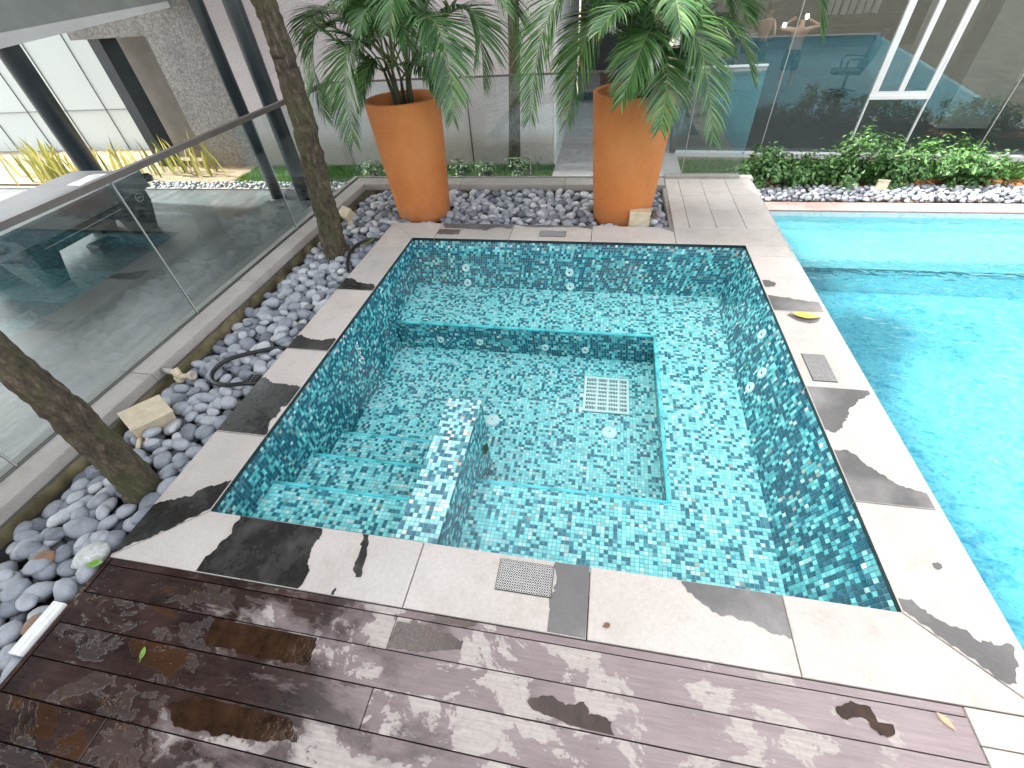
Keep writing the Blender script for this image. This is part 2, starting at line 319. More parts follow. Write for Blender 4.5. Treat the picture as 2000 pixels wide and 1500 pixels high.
# ------------------------------------------------------------------ mesh building helpers
class MB:
    def __init__(s): s.v = []; s.f = []; s.mi = []; s.sm = []
    def add(s, vs, fs, mi=0, smooth=False):
        o = len(s.v); s.v += [tuple(v) for v in vs]
        for f in fs: s.f.append(tuple(i+o for i in f)); s.mi.append(mi); s.sm.append(smooth)
    def box(s, a, b, mi=0):
        (x0, y0, z0), (x1, y1, z1) = a, b
        s.add([(x0, y0, z0), (x1, y0, z0), (x1, y1, z0), (x0, y1, z0), (x0, y0, z1), (x1, y0, z1), (x1, y1, z1), (x0, y1, z1)],
              [(0, 3, 2, 1), (4, 5, 6, 7), (0, 1, 5, 4), (1, 2, 6, 5), (2, 3, 7, 6), (3, 0, 4, 7)], mi)
    def obox(s, c, ax, half, mi=0):
        c = Vector(c); A = [Vector(a).normalized()*h for a, h in zip(ax, half)]
        vs = [c+A[0]*i+A[1]*j+A[2]*k for k in (-1, 1) for (i, j) in ((-1, -1), (1, -1), (1, 1), (-1, 1))]
        s.add(vs, [(0, 3, 2, 1), (4, 5, 6, 7), (0, 1, 5, 4), (1, 2, 6, 5), (2, 3, 7, 6), (3, 0, 4, 7)], mi)
    def prism(s, poly, z0, z1, mi=0, bev=0.0):
        n = len(poly)
        if bev:
            cx = sum(p[0] for p in poly)/n; cy_ = sum(p[1] for p in poly)/n
            ins = []
            for (x, y) in poly:
                d = Vector((cx-x, cy_-y)); d.normalize(); ins.append((x+d.x*bev*1.4, y+d.y*bev*1.4))
            vs = [(x, y, z0) for x, y in poly]+[(x, y, z1-bev) for x, y in poly]+[(x, y, z1) for x, y in ins]
            fs = [tuple(range(n-1, -1, -1)), tuple(range(2*n, 3*n))]
            for i in range(n):
                j = (i+1) % n; fs += [(i, j, n+j, n+i), (n+i, n+j, 2*n+j, 2*n+i)]
        else:
            vs = [(x, y, z0) for x, y in poly]+[(x, y, z1) for x, y in poly]
            fs = [tuple(range(n-1, -1, -1)), tuple(range(n, 2*n))]+[(i, (i+1) % n, n+(i+1) % n, n+i) for i in range(n)]
        s.add(vs, fs, mi)
    def tube(s, pts, rad, seg=8, mi=0, cap=True, smooth=True, wob=0):
        pts = [Vector(p) for p in pts]; n = len(pts)
        if not hasattr(rad, '__len__'): rad = [rad]*n
        vs = []; ref = None
        for i, p in enumerate(pts):
            t = (pts[min(i+1, n-1)]-pts[max(i-1, 0)]).normalized()
            if ref is None: ref = Vector((0, 0, 1)) if abs(t.z) < .9 else Vector((1, 0, 0))
            a = t.cross(ref).normalized(); b = t.cross(a); ref = a.cross(t)
            for k in range(seg):
                th = 2*math.pi*k/seg; q = a*math.cos(th)+b*math.sin(th)
                r = rad[i]*(1+(wob*(noise.noise(p*3.1+q*1.3)+.55*noise.noise(p*9+q*3.1+Vector((4, 1, 2)))+.3*noise.noise(Vector((q.x*5, q.y*5, p.z*6)))) if wob else 0))
                vs.append(p+q*r)
        fs = [(i*seg+k, i*seg+(k+1) % seg, (i+1)*seg+(k+1) % seg, (i+1)*seg+k) for i in range(n-1) for k in range(seg)]
        s.add(vs, fs, mi, smooth)
        if cap:
            o = len(s.v)-len(vs)
            s.f.append(tuple(o+k for k in range(seg-1, -1, -1))); s.mi.append(mi); s.sm.append(False)
            s.f.append(tuple(o+(n-1)*seg+k for k in range(seg))); s.mi.append(mi); s.sm.append(False)
    def lathe(s, prof, c, seg=32, mi=0, ax=(0, 0, 1), smooth=True, close=False):
        z = Vector(ax).normalized(); a = z.orthogonal().normalized(); b = z.cross(a); c = Vector(c)
        vs = [c+z*h+(a*math.cos(2*math.pi*k/seg)+b*math.sin(2*math.pi*k/seg))*r for r, h in prof for k in range(seg)]
        n = len(prof)
        fs = [(i*seg+k, i*seg+(k+1) % seg, (i+1)*seg+(k+1) % seg, (i+1)*seg+k) for i in range(n-1) for k in range(seg)]
        s.add(vs, fs, mi, smooth)
        if close:
            o = len(s.v)-len(vs); s.f.append(tuple(o+(n-1)*seg+k for k in range(seg))); s.mi.append(mi); s.sm.append(False)
    def mesh(s, name, mats):
        me = bpy.data.meshes.new(name); me.from_pydata(s.v, [], s.f); me.update()
        for m_ in (mats if isinstance(mats, (list, tuple)) else [mats]): me.materials.append(m_)
        me.polygons.foreach_set('material_index', s.mi); me.polygons.foreach_set('use_smooth', s.sm)
        return me
    def obj(s, name, mats, parent=None, loc=None, kind=None, label=None):
        return link(name, s.mesh(name, mats), parent, loc, kind, label)

def link(name, me, parent=None, loc=None, kind=None, label=None):
    o = bpy.data.objects.new(name, me); col.objects.link(o)
    if parent: o.parent = parent
    if loc is not None: o.location = loc
    if kind: o['kind'] = kind
    if label: o['label'] = label
    return o
def tag(o, label, cat, group=None):
    o['label'] = label; o['category'] = cat
    if group: o['group'] = group
    return o
def thing(name, label, cat, loc=(0, 0, 0), group=None, kind=None):
    o = bpy.data.objects.new(name, None); o.empty_display_size = .1; col.objects.link(o); o.location = loc
    if kind: o['kind'] = kind; o['label'] = label
    else: tag(o, label, cat, group)
    return o
def sheet(name, poly, z, m, **kw):
    b = MB(); b.add([(x, y, z) for x, y in poly], [tuple(range(len(poly)))]); return b.obj(name, m, **kw)
def rect(x0, y0, x1, y1): return [(x0, y0), (x1, y0), (x1, y1), (x0, y1)]
def project(p):
    d = Vector(p)-CAM; z = d.dot(fw)
    if z < .05: return None
    return 1000+FPX*d.dot(rt)/z, 750-FPX*d.dot(up)/z
def leafquad(b, c, nrm, tip, ln, wd, mi=0, bend=.12):
    nrm = Vector(nrm).normalized(); t = Vector(tip); t = (t-nrm*t.dot(nrm)).normalized(); s_ = nrm.cross(t); c = Vector(c)
    b.add([c, c+t*ln*.45+s_*wd*.5, c+t*ln-nrm*ln*bend, c+t*ln*.45-s_*wd*.5, c+t*ln*.5-nrm*wd*.15], [(0, 3, 4), (3, 2, 4), (2, 1, 4), (1, 0, 4)], mi)
def rv(s=1.0): return Vector((random.gauss(0, s), random.gauss(0, s), random.gauss(0, s)))

W, D = 3.2527, 3.2100
# ------------------------------------------------------------------ ground and main pool
b = MB(); big = 250; hx0, hy0, hx1, hy1 = -1.40, -7.0, 9.6, 6.03
b.add([(-big, -big, G-.06), (big, -big, G-.06), (big, hy0, G-.06), (-big, hy0, G-.06)], [(0, 1, 2, 3)])
b.add([(-big, hy1, G-.06), (big, hy1, G-.06), (big, big, G-.06), (-big, big, G-.06)], [(0, 1, 2, 3)])
b.add([(-big, hy0, G-.06), (hx0, hy0, G-.06), (hx0, hy1, G-.06), (-big, hy1, G-.06)], [(0, 1, 2, 3)])
b.add([(hx1, hy0, G-.06), (big, hy0, G-.06), (big, hy1, G-.06), (hx1, hy1, G-.06)], [(0, 1, 2, 3)])
b.obj('ground', M['ground'], kind='structure')
PX0, PX1, PY0, PY1, PWZ = 3.66, 9.5, -6.6, 5.98, -.885
b = MB()
b.add([(PX0, PY0, -1.42), (PX1, PY0, -1.42), (PX1, 4.85, -1.42), (PX0, 4.85, -1.42)], [(0, 1, 2, 3)], 0)
b.add([(PX0, 4.85, -1.08), (PX1, 4.85, -1.08), (PX1, PY1, -1.08), (PX0, PY1, -1.08)], [(0, 1, 2, 3)], 1)
b.add([(PX0, 4.85, -1.42), (PX1, 4.85, -1.42), (PX1, 4.85, -1.08), (PX0, 4.85, -1.08)], [(0, 1, 2, 3)], 2)
b.add([(PX0, PY1, -1.08), (PX1, PY1, -1.08), (PX1, PY1, G-.02), (PX0, PY1, G-.02)], [(0, 1, 2, 3)], 1)
b.add([(PX1, PY0, -1.42), (PX1, PY1, -1.42), (PX1, PY1, G-.02), (PX1, PY0, G-.02)], [(3, 2, 1, 0)], 0)
b.add([(PX0, PY0, -1.42), (PX1, PY0, -1.42), (PX1, PY0, G-.02), (PX0, PY0, G-.02)], [(3, 2, 1, 0)], 0)
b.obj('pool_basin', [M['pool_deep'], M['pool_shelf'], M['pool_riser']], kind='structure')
sheet('pool_water', rect(PX0, PY0, PX1, PY1), PWZ, M['pool_water'], kind='structure')
# pink deck pavers along the far end of the main pool
deckp = thing('poolside_paving', 'pink paving strip along the far edge of the main pool', '', kind='structure')
for j in range(1):
    for i in range(20):
        x = 3.70+i*.305
        bb = MB(); bb.prism(rect(x, 5.985, x+.298, 6.27), G-.05, G+.005, bev=.004); bb.obj('paver', M['pink'], deckp)
b = MB()
for i in range(20):
    pass
PB = []                                                      # other edge strips of the main pool (behind the camera)
sheet('far_deck', [(-big*0-1.4, -7.0), (9.6, -7.0), (9.6, -6.6), (-1.4, -6.6)], G-.02, M['walk'], kind='structure')

# ------------------------------------------------------------------ raised block that carries the spa
b = MB()
b.box((-1.44, -3.0, -2.1), (-.05, -2.96, -.02))
b.box((3.52, -3.0, -2.1), (3.655, 5.0, -.034))                # side towards the main pool
b.box((2.62, 3.60, G-.2), (3.51, 5.02, -.034))
b.obj('terrace_block', M['grout'], kind='structure')
b = MB(); b.box((-1.39, -3.0, -.30), (-.34, 4.70, -.16)); b.box((-.339, 3.56, -.30), (2.60, 4.70, -.161))
b.obj('pebble_bed', M['gravelbed'], kind='structure')

# ------------------------------------------------------------------ coping
cop = thing('spa_coping', 'sandstone coping slabs round the spa pool', '', kind='structure')
XL, XR, YF, YB = -.345, 3.605, -.302, 3.560
g_ = .0025; RX0, RX1, RY0, RY1 = -.012, W+.012, -.006, D+.03
RX0, RX1, RY0, RY1 = 0, W, 0, D
slabs = []
def slab(poly): slabs.append(poly)
slab([(XL, YF), (.40-g_, YF), (.37-g_, RY0), (RX0, RY0)])
for a, c in ((.385, 1.2), (1.2, 1.997), (1.997, 2.80)):
    slab(rect(a+g_, YF, c-g_, RY0))
slabs[1][0] = (.40+g_, YF); slabs[1][3] = (.37+g_, RY0)
slab([(2.80+g_, YF), (XR-.006, YF), (RX1-.004, RY0), (2.80+g_, RY0)])
lj = [.516, 1.337, 2.172, 3.0]
slab([(XL, YF+.006), (RX0, RY0+.006), (RX0, lj[0]-g_), (XL, lj[0]-g_)])
for a, c in zip(lj[:-1], lj[1:]): slab(rect(XL, a+g_, RX0, c-g_))
slab([(XL, lj[3]+g_), (RX0, lj[3]+g_), (RX0, RY1-.004), (XL, YB-.004)])
rj = [.518, 1.333, 2.156, 3.007]
slab([(RX1, RY0+.004), (XR, YF+.004), (XR, rj[0]-g_), (RX1, rj[0]-g_)])
for a, c in zip(rj[:-1], rj[1:]): slab(rect(RX1, a+g_, XR, c-g_))
bj = [.235, 1.025, 1.845, 2.642]
slab([(RX0, RY1+.002), (bj[0]-g_, RY1+.002), (bj[0]-g_, YB), (XL, YB)])
for a, c in zip(bj[:-1], bj[1:]): slab(rect(a+g_, RY1+.002, c-g_, YB))
slab(rect(bj[3]+g_, RY1+.002, XR, YB))
slab([(RX1, rj[3]+g_), (XR, rj[3]+g_), (XR, RY1-.001), (RX1, RY1-.001)])
WET = [
 [(-0.343,2.177),(-0.345,2.361),(-0.284,2.366),(-0.192,2.297),(-0.036,2.280),(-0.003,2.24),(-0.003,2.177)],
 [(-0.344,1.341),(-0.344,1.493),(-0.300,1.498),(-0.208,1.452),(-0.003,1.478),(-0.003,1.341)],
 [(-0.344,0.521),(-0.344,1.006),(-0.311,1.013),(-0.232,0.964),(-0.122,0.967),(-0.003,0.943),(-0.003,0.783),(-0.041,0.757),(-0.017,0.669),(-0.038,0.645),(-0.003,0.521)],
 [(-0.343,-0.290),(-0.342,-0.009),(-0.277,0.026),(-0.185,0.061),(-0.097,0.146),(-0.003,0.194),(-0.003,0.012)],
 [(0.186,-0.003),(0.651,-0.005),(0.675,-0.060),(0.658,-0.109),(0.677,-0.187),(0.704,-0.226),(0.704,-0.276),(0.693,-0.300),(0.153,-0.300),(0.151,-0.226),(0.199,-0.110)],
 [(0.878,-0.003),(0.914,-0.004),(0.933,-0.059),(0.947,-0.102),(0.951,-0.146),(0.962,-0.207),(0.937,-0.211),(0.909,-0.160),(0.905,-0.100),(0.902,-0.064)],
 [(0.868,-0.268),(0.874,-0.300),(0.857,-0.301),(0.857,-0.284)],
 [(1.839,-0.003),(1.993,-0.003),(1.993,-0.300),(1.835,-0.299),(1.835,-0.223),(1.824,-0.158),(1.852,-0.131)],
 [(2.393,-0.004),(2.796,-0.003),(2.796,-0.172),(2.755,-0.167),(2.692,-0.147),(2.600,-0.131),(2.519,-0.116),(2.453,-0.076),(2.412,-0.052)],
 [(3.257,0.057),(3.308,0.061),(3.344,0.024),(3.364,-0.004),(3.415,-0.029),(3.468,-0.047),(3.490,-0.075),(3.527,-0.059),(3.549,-0.075),(3.595,-0.062),(3.582,-0.133),(3.539,-0.203),(3.513,-0.210),(3.466,-0.169),(3.257,0.006)],
 [(3.459,0.236),(3.486,0.244),(3.493,0.222),(3.469,0.206),(3.457,0.216)],
 [(3.256,0.836),(3.312,0.842),(3.363,0.797),(3.406,0.737),(3.471,0.662),(3.518,0.628),(3.600,0.610),(3.600,0.522),(3.256,0.522)],
 [(3.256,1.328),(3.599,1.328),(3.599,1.300),(3.526,1.248),(3.444,1.168),(3.389,1.081),(3.332,0.983),(3.290,0.959),(3.256,0.976)],
 [(3.256,2.373),(3.390,2.344),(3.484,2.314),(3.602,2.300),(3.601,2.162),(3.256,2.162)],
 [(3.262,2.586),(3.320,2.604),(3.361,2.552),(3.335,2.495),(3.274,2.485)],
 [(0.241,3.534),(0.241,3.557),(1.018,3.557),(1.016,3.461),(0.844,3.485),(0.749,3.403),(0.645,3.430),(0.500,3.439),(0.368,3.449),(0.296,3.446)],
 [(0.240,3.418),(0.478,3.416),(0.481,3.300),(0.240,3.294)],
 [(2.520,3.557),(2.638,3.557),(2.636,3.458),(2.577,3.499)],
 [(1.030,3.557),(1.20,3.50),(1.50,3.515),(1.70,3.525),(1.840,3.48),(1.840,3.557)],
]
def inside(p, poly):
    r_ = False; n = len(poly)
    for i in range(n):
        (x1, y1), (x2, y2) = poly[i], poly[(i+1) % n]
        if (y1 > p[1]) != (y2 > p[1]) and p[0] < (x2-x1)*(p[1]-y1)/(y2-y1)+x1: r_ = not r_
    return r_
def wobbly(poly, amp=.004, step=.014):
    out = []; n = len(poly)
    for i in range(n):
        a = Vector(poly[i]); c = Vector(poly[(i+1) % n]); L = (c-a).length; k = max(1, int(L/step))
        straight = abs(a.x-c.x) < .004 or abs(a.y-c.y) < .004
        for q in range(k):
            p = a.lerp(c, q/k)
            if q and not straight:
                d = (c-a).normalized(); nn = Vector((-d.y, d.x))
                p = p+nn*(noise.noise(Vector((p.x*45, p.y*45, 1.7)))*amp*1.6+noise.noise(Vector((p.x*14, p.y*14, 5)))*amp*2)
            out.append((p.x, p.y))
    return out
slabo = []
for poly in slabs:
    b = MB(); b.prism(poly, -.032, 0, 0, .0035)
    # dark edge where a slab overhangs the water
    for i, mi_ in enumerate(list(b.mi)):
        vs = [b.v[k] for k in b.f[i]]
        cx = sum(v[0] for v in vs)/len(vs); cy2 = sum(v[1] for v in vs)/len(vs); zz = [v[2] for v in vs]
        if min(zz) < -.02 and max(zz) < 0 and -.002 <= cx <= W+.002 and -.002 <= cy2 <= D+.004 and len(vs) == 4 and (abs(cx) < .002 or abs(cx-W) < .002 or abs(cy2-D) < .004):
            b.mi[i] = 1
    slabo.append(b.obj('coping_stone', [M['stone'], M['rimdark']], cop))
for wi, poly in enumerate(WET):
    cx = sum(p[0] for p in poly)/len(poly); cy2 = sum(p[1] for p in poly)/len(poly)
    host = next((o for o, sp in zip(slabo, slabs) if inside((cx, cy2), sp)), slabo[0])
    b = MB(); pp = wobbly(poly, .008, .010)
    if sum(pp[i][0]*pp[(i+1) % len(pp)][1]-pp[(i+1) % len(pp)][0]*pp[i][1] for i in range(len(pp))) < 0: pp = pp[::-1]
    b.add([(x, y, .0012) for x, y in pp], [tuple(range(len(pp)))])
    b.obj('wet_patch', M['wet' if wi < 7 else 'damp'], host)
# under-coping course (band above the tiles)
b = MB()
b.box((-.12, -.1, -.6), (-.022, D+.1, -.033)); b.box((W+.014, -.1, -.6), (W+.12, D+.1, -.033)); b.box((-.02, D+.034, -.6), (W+.012, D+.12, -.033))
b.box((-.02, -.12, -1.2), (W+.012, -.022, -.033))
b.obj('spa_surround', M['grout'], kind='structure')

# ------------------------------------------------------------------ spa pool
spa = thing('spa_pool', 'sunken square spa pool lined with teal and white glass mosaic', 'spa pool')
ZB, ZFL, ZT, ZD = -.50, -.80, -.036, -.088
bx0, bx1b, bx1f, byb = -.015, 3.105, 3.035, 3.105              # bench level outline
P4 = lambda *p: [Vector(q) for q in p]
# quads (p00, p10, p11, p01): u along p00->p10, v along p00->p01 ; name, part group
Q = []
def quad(part, p00, p10, p11, p01): Q.append((part, P4(p00, p10, p11, p01)))
quad('basin_wall', (-.010, -.01, ZB), (-.010, D+.012, ZB), (-.010, D+.012, ZT), (-.010, -.01, ZT))        # left wall (upper)
quad('basin_wall', (bx0, -.01, ZFL-.02), (bx0, 2.405, ZFL-.02), (-.0105, 2.405, ZB), (-.0105, -.01, ZB))  # left wall (pit)
quad('basin_wall', (bx0, byb, ZB), (bx1b, byb, ZB), (W+.006, D+.018, ZT), (-.008, D+.018, ZT))           # back wall
quad('basin_wall', (bx1b, byb, ZB), (bx1f, -.01, ZB), (W+.008, -.01, ZT), (W+.008, D+.018, ZT))          # right wall
quad('basin_wall', (bx1f, -.012, ZB), (1.24, -.012, ZB), (1.24, -.012, ZT), (W+.006, -.012, ZT))         # front wall
quad('bench', (-.01, 2.41, ZB), (2.475, 2.41, ZB), (2.475, byb, ZB), (-.01, byb, ZB))
quad('bench', (2.475, .705, ZB), (bx1f+.018, .705, ZB), (bx1b, byb, ZB), (2.475, byb, ZB))
quad('bench', (1.235, -.01, ZB), (bx1f, -.01, ZB), (bx1f+.018, .705, ZB), (1.235, .705, ZB))
quad('bench_front', (.0, 2.40, ZFL), (2.51, 2.40, ZFL), (2.475, 2.41, ZB), (-.01, 2.41, ZB))
quad('bench_front', (2.515, 2.40, ZFL), (2.505, .69, ZFL), (2.475, .705, ZB), (2.475, 2.41, ZB))
quad('bench_front', (2.505, .72, ZFL), (1.235, .72, ZFL), (1.235, .705, ZB), (2.475, .705, ZB))
quad('basin_floor', (-.015, 1.10, ZFL), (1.01, 1.10, ZFL), (1.01, 2.40, ZFL), (-.015, 2.40, ZFL))
quad('basin_floor', (1.01, .70, ZFL), (2.515, .70, ZFL), (2.515, 2.40, ZFL), (1.01, 2.40, ZFL))
quad('step', (-.015, -.01, -.311), (1.01, -.01, -.311), (1.01, .388, -.311), (-.015, .388, -.311))
quad('step', (-.015, .388, -.487), (1.01, .388, -.487), (1.01, .749, -.487), (-.015, .749, -.487))
quad('step', (-.015, .749, -.677), (1.01, .749, -.677), (1.01, 1.113, -.677), (-.015, 1.113, -.677))
quad('step', (1.01, .388, -.487), (-.015, .388, -.487), (-.015, .388, -.311), (1.01, .388, -.311))
quad('step', (1.01, .749, -.677), (-.015, .749, -.677), (-.015, .749, -.487), (1.01, .749, -.487))
quad('step', (1.01, 1.113, ZFL), (-.015, 1.113, ZFL), (-.015, 1.113, -.677), (1.01, 1.113, -.677))
quad('divider_wall', (1.01, -.01, ZD), (1.235, -.01, ZD), (1.235, 1.05, ZD), (1.01, 1.05, ZD))
quad('divider_wall', (1.235, -.01, ZFL), (1.235, 1.05, ZFL), (1.235, 1.05, ZD), (1.235, -.01, ZD))
quad('divider_wall', (1.01, 1.05, ZFL), (1.01, -.01, ZFL), (1.01, -.01, ZD), (1.01, 1.05, ZD))
quad('divider_wall', (1.235, 1.05, ZFL), (1.01, 1.05, ZFL), (1.01, 1.05, ZD), (1.235, 1.05, ZD))
shell = {}
for part, p in Q:
    shell.setdefault(part, MB()).add(p, [(0, 1, 2, 3)])
for part, mb in shell.items(): mb.obj(part, M['grout_spa'], spa)
TN = list(TILE)
def tile_kind(cell, floor, dry=False):
    c = random.random(); k = noise.noise(Vector((cell[0]*.33, cell[1]*.33, cell[2])))*.28+noise.noise(Vector((cell[0]*.11, cell[1]*.9, cell[2]+9)))*.12
    c2 = random.random()+k
    if floor:
        if c < .06: return 'white'
        if c < .066: return 'tan'
        if c2 < (.50 if dry else .31): return 'teal' if random.random() < .7 else 'sea'
        return 'aqua' if random.random() < .62 else 'mist'
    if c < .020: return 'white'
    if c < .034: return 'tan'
    if c2 < .60: return 'deep' if random.random() < .72 else 'teal'  # walls: fewer light tiles, and underwater shade put into the darker tones
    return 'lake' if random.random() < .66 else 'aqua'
PITCH = .025
cand = []; TB = MB(); tid = 0
for qi, (part, p) in enumerate(Q):
    L0 = (p[1]-p[0]).length; L1 = (p[2]-p[3]).length; H0 = (p[3]-p[0]).length
    nu = max(1, round((L0+L1)/2/PITCH)); nv = max(1, round(H0/PITCH))
    nrm = (p[1]-p[0]).cross(p[3]-p[0]).normalized(); floor = abs(nrm.z) > .8
    if floor and nrm.z < 0: nrm = -nrm
    for i in range(nu):
        for j in range(nv):
            def at(u, v): return p[0].lerp(p[1], u).lerp(p[3].lerp(p[2], u), v)
            e = .055
            a0, a1, b0, b1 = (i+e)/nu, (i+1-e)/nu, (j+e)/nv, (j+1-e)/nv
            cs = [at(a0, b0), at(a1, b0), at(a1, b1), at(a0, b1)]
            h = nrm*(.0022+random.random()*.0008); ctr = (cs[0]+cs[2])/2
            tl = (random.gauss(0, .00035), random.gauss(0, .00035))
            top = [ctr+(c-ctr)*.93+h+nrm*(tl[0]*(1 if k in (1, 2) else -1)+tl[1]*(1 if k > 1 else -1)) for k, c in enumerate(cs)]
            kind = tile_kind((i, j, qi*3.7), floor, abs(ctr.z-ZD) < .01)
            vs = cs+top; fs = [(4, 5, 6, 7), (0, 1, 5, 4), (1, 2, 6, 5), (2, 3, 7, 6), (3, 0, 4, 7)]
            area = 0
            if qi != 4 and (CAM-ctr).dot(nrm) > 0:
                pr = [project(c) for c in cs]
                if all(pr) and all(0 < q[0] < 2000 and 0 < q[1] < 1500 for q in pr):
                    area = abs(sum(pr[k][0]*pr[(k+1) % 4][1]-pr[(k+1) % 4][0]*pr[k][1] for k in range(4)))/2
                    # hidden behind the front coping?
                    t = (0-CAM.z)/(ctr.z-CAM.z); yy = CAM.y+(ctr.y-CAM.y)*t
                    if yy < .01: area = 0
            cand.append((area, vs, fs, kind))
cand.sort(key=lambda t: -t[0])
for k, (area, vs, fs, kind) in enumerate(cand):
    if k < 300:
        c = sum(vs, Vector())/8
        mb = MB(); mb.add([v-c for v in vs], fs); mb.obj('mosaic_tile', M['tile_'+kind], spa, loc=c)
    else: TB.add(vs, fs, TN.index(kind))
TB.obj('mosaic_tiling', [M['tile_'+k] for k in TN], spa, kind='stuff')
# edge trims (nosing tiles, 20 cm pieces)
def trim(a, c, seg=.24):
    a, c = Vector(a), Vector(c); L = (c-a).length; n = max(1, round(L/seg)); d = (c-a)/n
    for i in range(n):
        b = MB(); p0 = a+d*i+d.normalized()*.0015; p1 = a+d*(i+1)-d.normalized()*.0015
        b.tube([p0, p1], .0135, 8); b.obj('edge_trim', M['trim'], spa)
zt = ZB-.001
trim((0, 2.412, zt), (2.482, 2.412, zt)); trim((2.480, 2.40, zt), (2.480, .70, zt)); trim((2.47, .702, zt), (1.24, .702, zt))
for y, z in ((.388, -.311), (.749, -.487), (1.113, -.677)): trim((0, y, z-.001), (1.0, y, z-.001))
# jets: flange, recessed eye
def jet(c, n, r=.042, label=None):
    j = MB(); j.lathe([(r*.62, .010), (r*.70, .013), (r*.92, .010), (r, .002), (r, -.004)], c, 24, ax=n)
    j.lathe([(r*.62, .010), (r*.5, .001), (r*.28, .001), (r*.24, .006)], c, 24, ax=n)
    o = j.obj('spa_jet', M['white_plastic'], spa)
    e = MB(); e.lathe([(r*.25, .004), (r*.12, .0055), (0.0005, .0055)], c, 16, ax=n); e.obj('nozzle', M['dark'], o)
nb = Vector((0, -1, .21)).normalized()
def backy(z): return byb+(D+.018-byb)*(z-ZB)/(ZT-ZB)-.006
for x, z in ((.555, -.30), (.565, -.455), (1.65, -.31), (1.665, -.45)): jet((x, backy(z), z), nb)
for x in (.435, .84, 1.49, 1.875): jet((x, 2.397, -.685 if x < 1 else -.70), (0, -1, 0), .036)
b = MB(); b.lathe([(.052, -.002), (.050, .010), (.040, .014), (.036, .011), (.0005, .013)], (1.115, 2.40, -.67), 28, ax=(0, -1, 0)); b.obj('underwater_lamp', M['lens'], spa)
def rightx(y, z):
    xb = bx1f+(bx1b-bx1f)*(y/byb); return xb+(W+.008-xb)*(z-ZB)/(ZT-ZB)-.006
nr_ = Vector((-1, 0, .36)).normalized()
for y, z in ((2.07, -.165), (1.73, -.26), (1.70, -.385)): jet((rightx(y, z), y, z), nr_, .042)
# suction covers and the slotted main drain on the floor
for x, y in ((1.150, 1.494), (2.126, 1.481)):
    b = MB(); b.lathe([(.064, 0), (.062, .012), (.050, .019), (.010, .021), (.0005, .021)], (x, y, ZFL+.002), 32); o = b.obj('suction_cover', M['white_plastic'], spa)
    e = MB(); e.lathe([(.0065, .022), (.0005, .0225)], (x, y, ZFL+.002), 10); e.obj('screw', M['dark'], o)
gx0, gx1, gy0, gy1, gz = 1.895, 2.285, 1.69, 2.12, ZFL+.022
dr = thing('main_drain', '', 'x'); 
for k_ in ('category', 'label'): del dr[k_]
dr.parent = spa
b = MB(); b.box((gx0, gy0, ZFL+.003), (gx1, gy1, ZFL+.005)); b.obj('drain_sump', M['dark'], dr)
b = MB(); t_ = .022
b.box((gx0, gy0, gz-.012), (gx1, gy0+t_, gz)); b.box((gx0, gy1-t_, gz-.012), (gx1, gy1, gz))
b.box((gx0, gy0+t_, gz-.012), (gx0+t_, gy1-t_, gz)); b.box((gx1-t_, gy0+t_, gz-.012), (gx1, gy1-t_, gz))
b.box((gx0-.03, gy0-.03, gz-.012), (gx0-.001, gy0+.03, gz-.001)); b.box((gx0-.035, gy0+.16, gz-.012), (gx0-.001, gy0+.20, gz-.001))
b.obj('drain_frame', M['white_plastic'], dr)
rows = 8; ry = (gy1-gy0-2*t_)/rows
for r_ in range(1, rows):
    b = MB(); y = gy0+t_+r_*ry; b.box((gx0+t_, y-.008, gz-.010), (gx1-t_, y+.008, gz-.001)); b.obj('crossbar', M['white_plastic'], dr)
b = MB(); n = 26; dx = (gx1-gx0-2*t_)/n
for i in range(1, n):
    x = gx0+t_+i*dx; hw = .0075 if i % 7 == 0 else .0024
    b.box((x-hw, gy0+t_, gz-.011), (x+hw, gy1-t_, gz-.0015))
b.obj('slot_grid', M['white_plastic'], dr)
sheet('spa_water', rect(-.009, -.011, W+.005, D+.012), -.100, M['spa_water'], kind='structure')

# ------------------------------------------------------------------ perforated steel covers set in the coping
def perforated(x0, y0, x1, y1, nx, ny, label):
    t = thing('drain_plate', label, 'drain cover', ((x0+x1)/2, (y0+y1)/2, .0015), 'perforated drain plates in the coping')
    hx, hy = (x1-x0)/2, (y1-y0)/2
    b = MB(); b.box((-hx-.003, -hy-.003, 0), (hx+.003, hy+.003, .0012)); b.obj('gasket', M['dark'], t)
    b = MB(); cw, ch = 2*hx/nx, 2*hy/ny; z = .0042
    for i in range(nx):
        for j in range(ny):
            cx = -hx+(i+.5)*cw; cy2 = -hy+(j+.5)*ch
            oct_ = []; hole = []
            for k in range(8):
                th = math.pi/8+k*math.pi/4; c_, s_ = math.cos(th), math.sin(th); mx_ = max(abs(c_), abs(s_))
                oct_.append((cx+c_/mx_*cw/2, cy2+s_/mx_*ch/2, z))
                ox = (cw*.25 if j % 2 else -cw*.25)*0
                hole.append((cx+ox+c_*min(cw, ch)*.39, cy2+s_*min(cw, ch)*.39, z))
            o_ = oct_+hole+[(h[0], h[1], .0012) for h in hole]
            b.add(o_, [(k, (k+1) % 8, 8+(k+1) % 8, 8+k) for k in range(8)]+[(8+k, 8+(k+1) % 8, 16+(k+1) % 8, 16+k) for k in range(8)])
            for sx_, sy_ in ((1, 1), (-1, 1), (-1, -1), (1, -1)):
                pass
    b.obj('steel_plate', M['steel'], t)
perforated(1.588, -.163, 1.834, -.027, 22, 12, 'perforated steel drain plate in the front coping beside the deck')
perforated(3.310, 1.387, 3.446, 1.650, 11, 22, 'perforated steel drain plate in the right coping beside the main pool')
perforated(1.325, 3.296, 1.585, 3.428, 22, 11, 'perforated steel drain plate in the back coping between the pots')

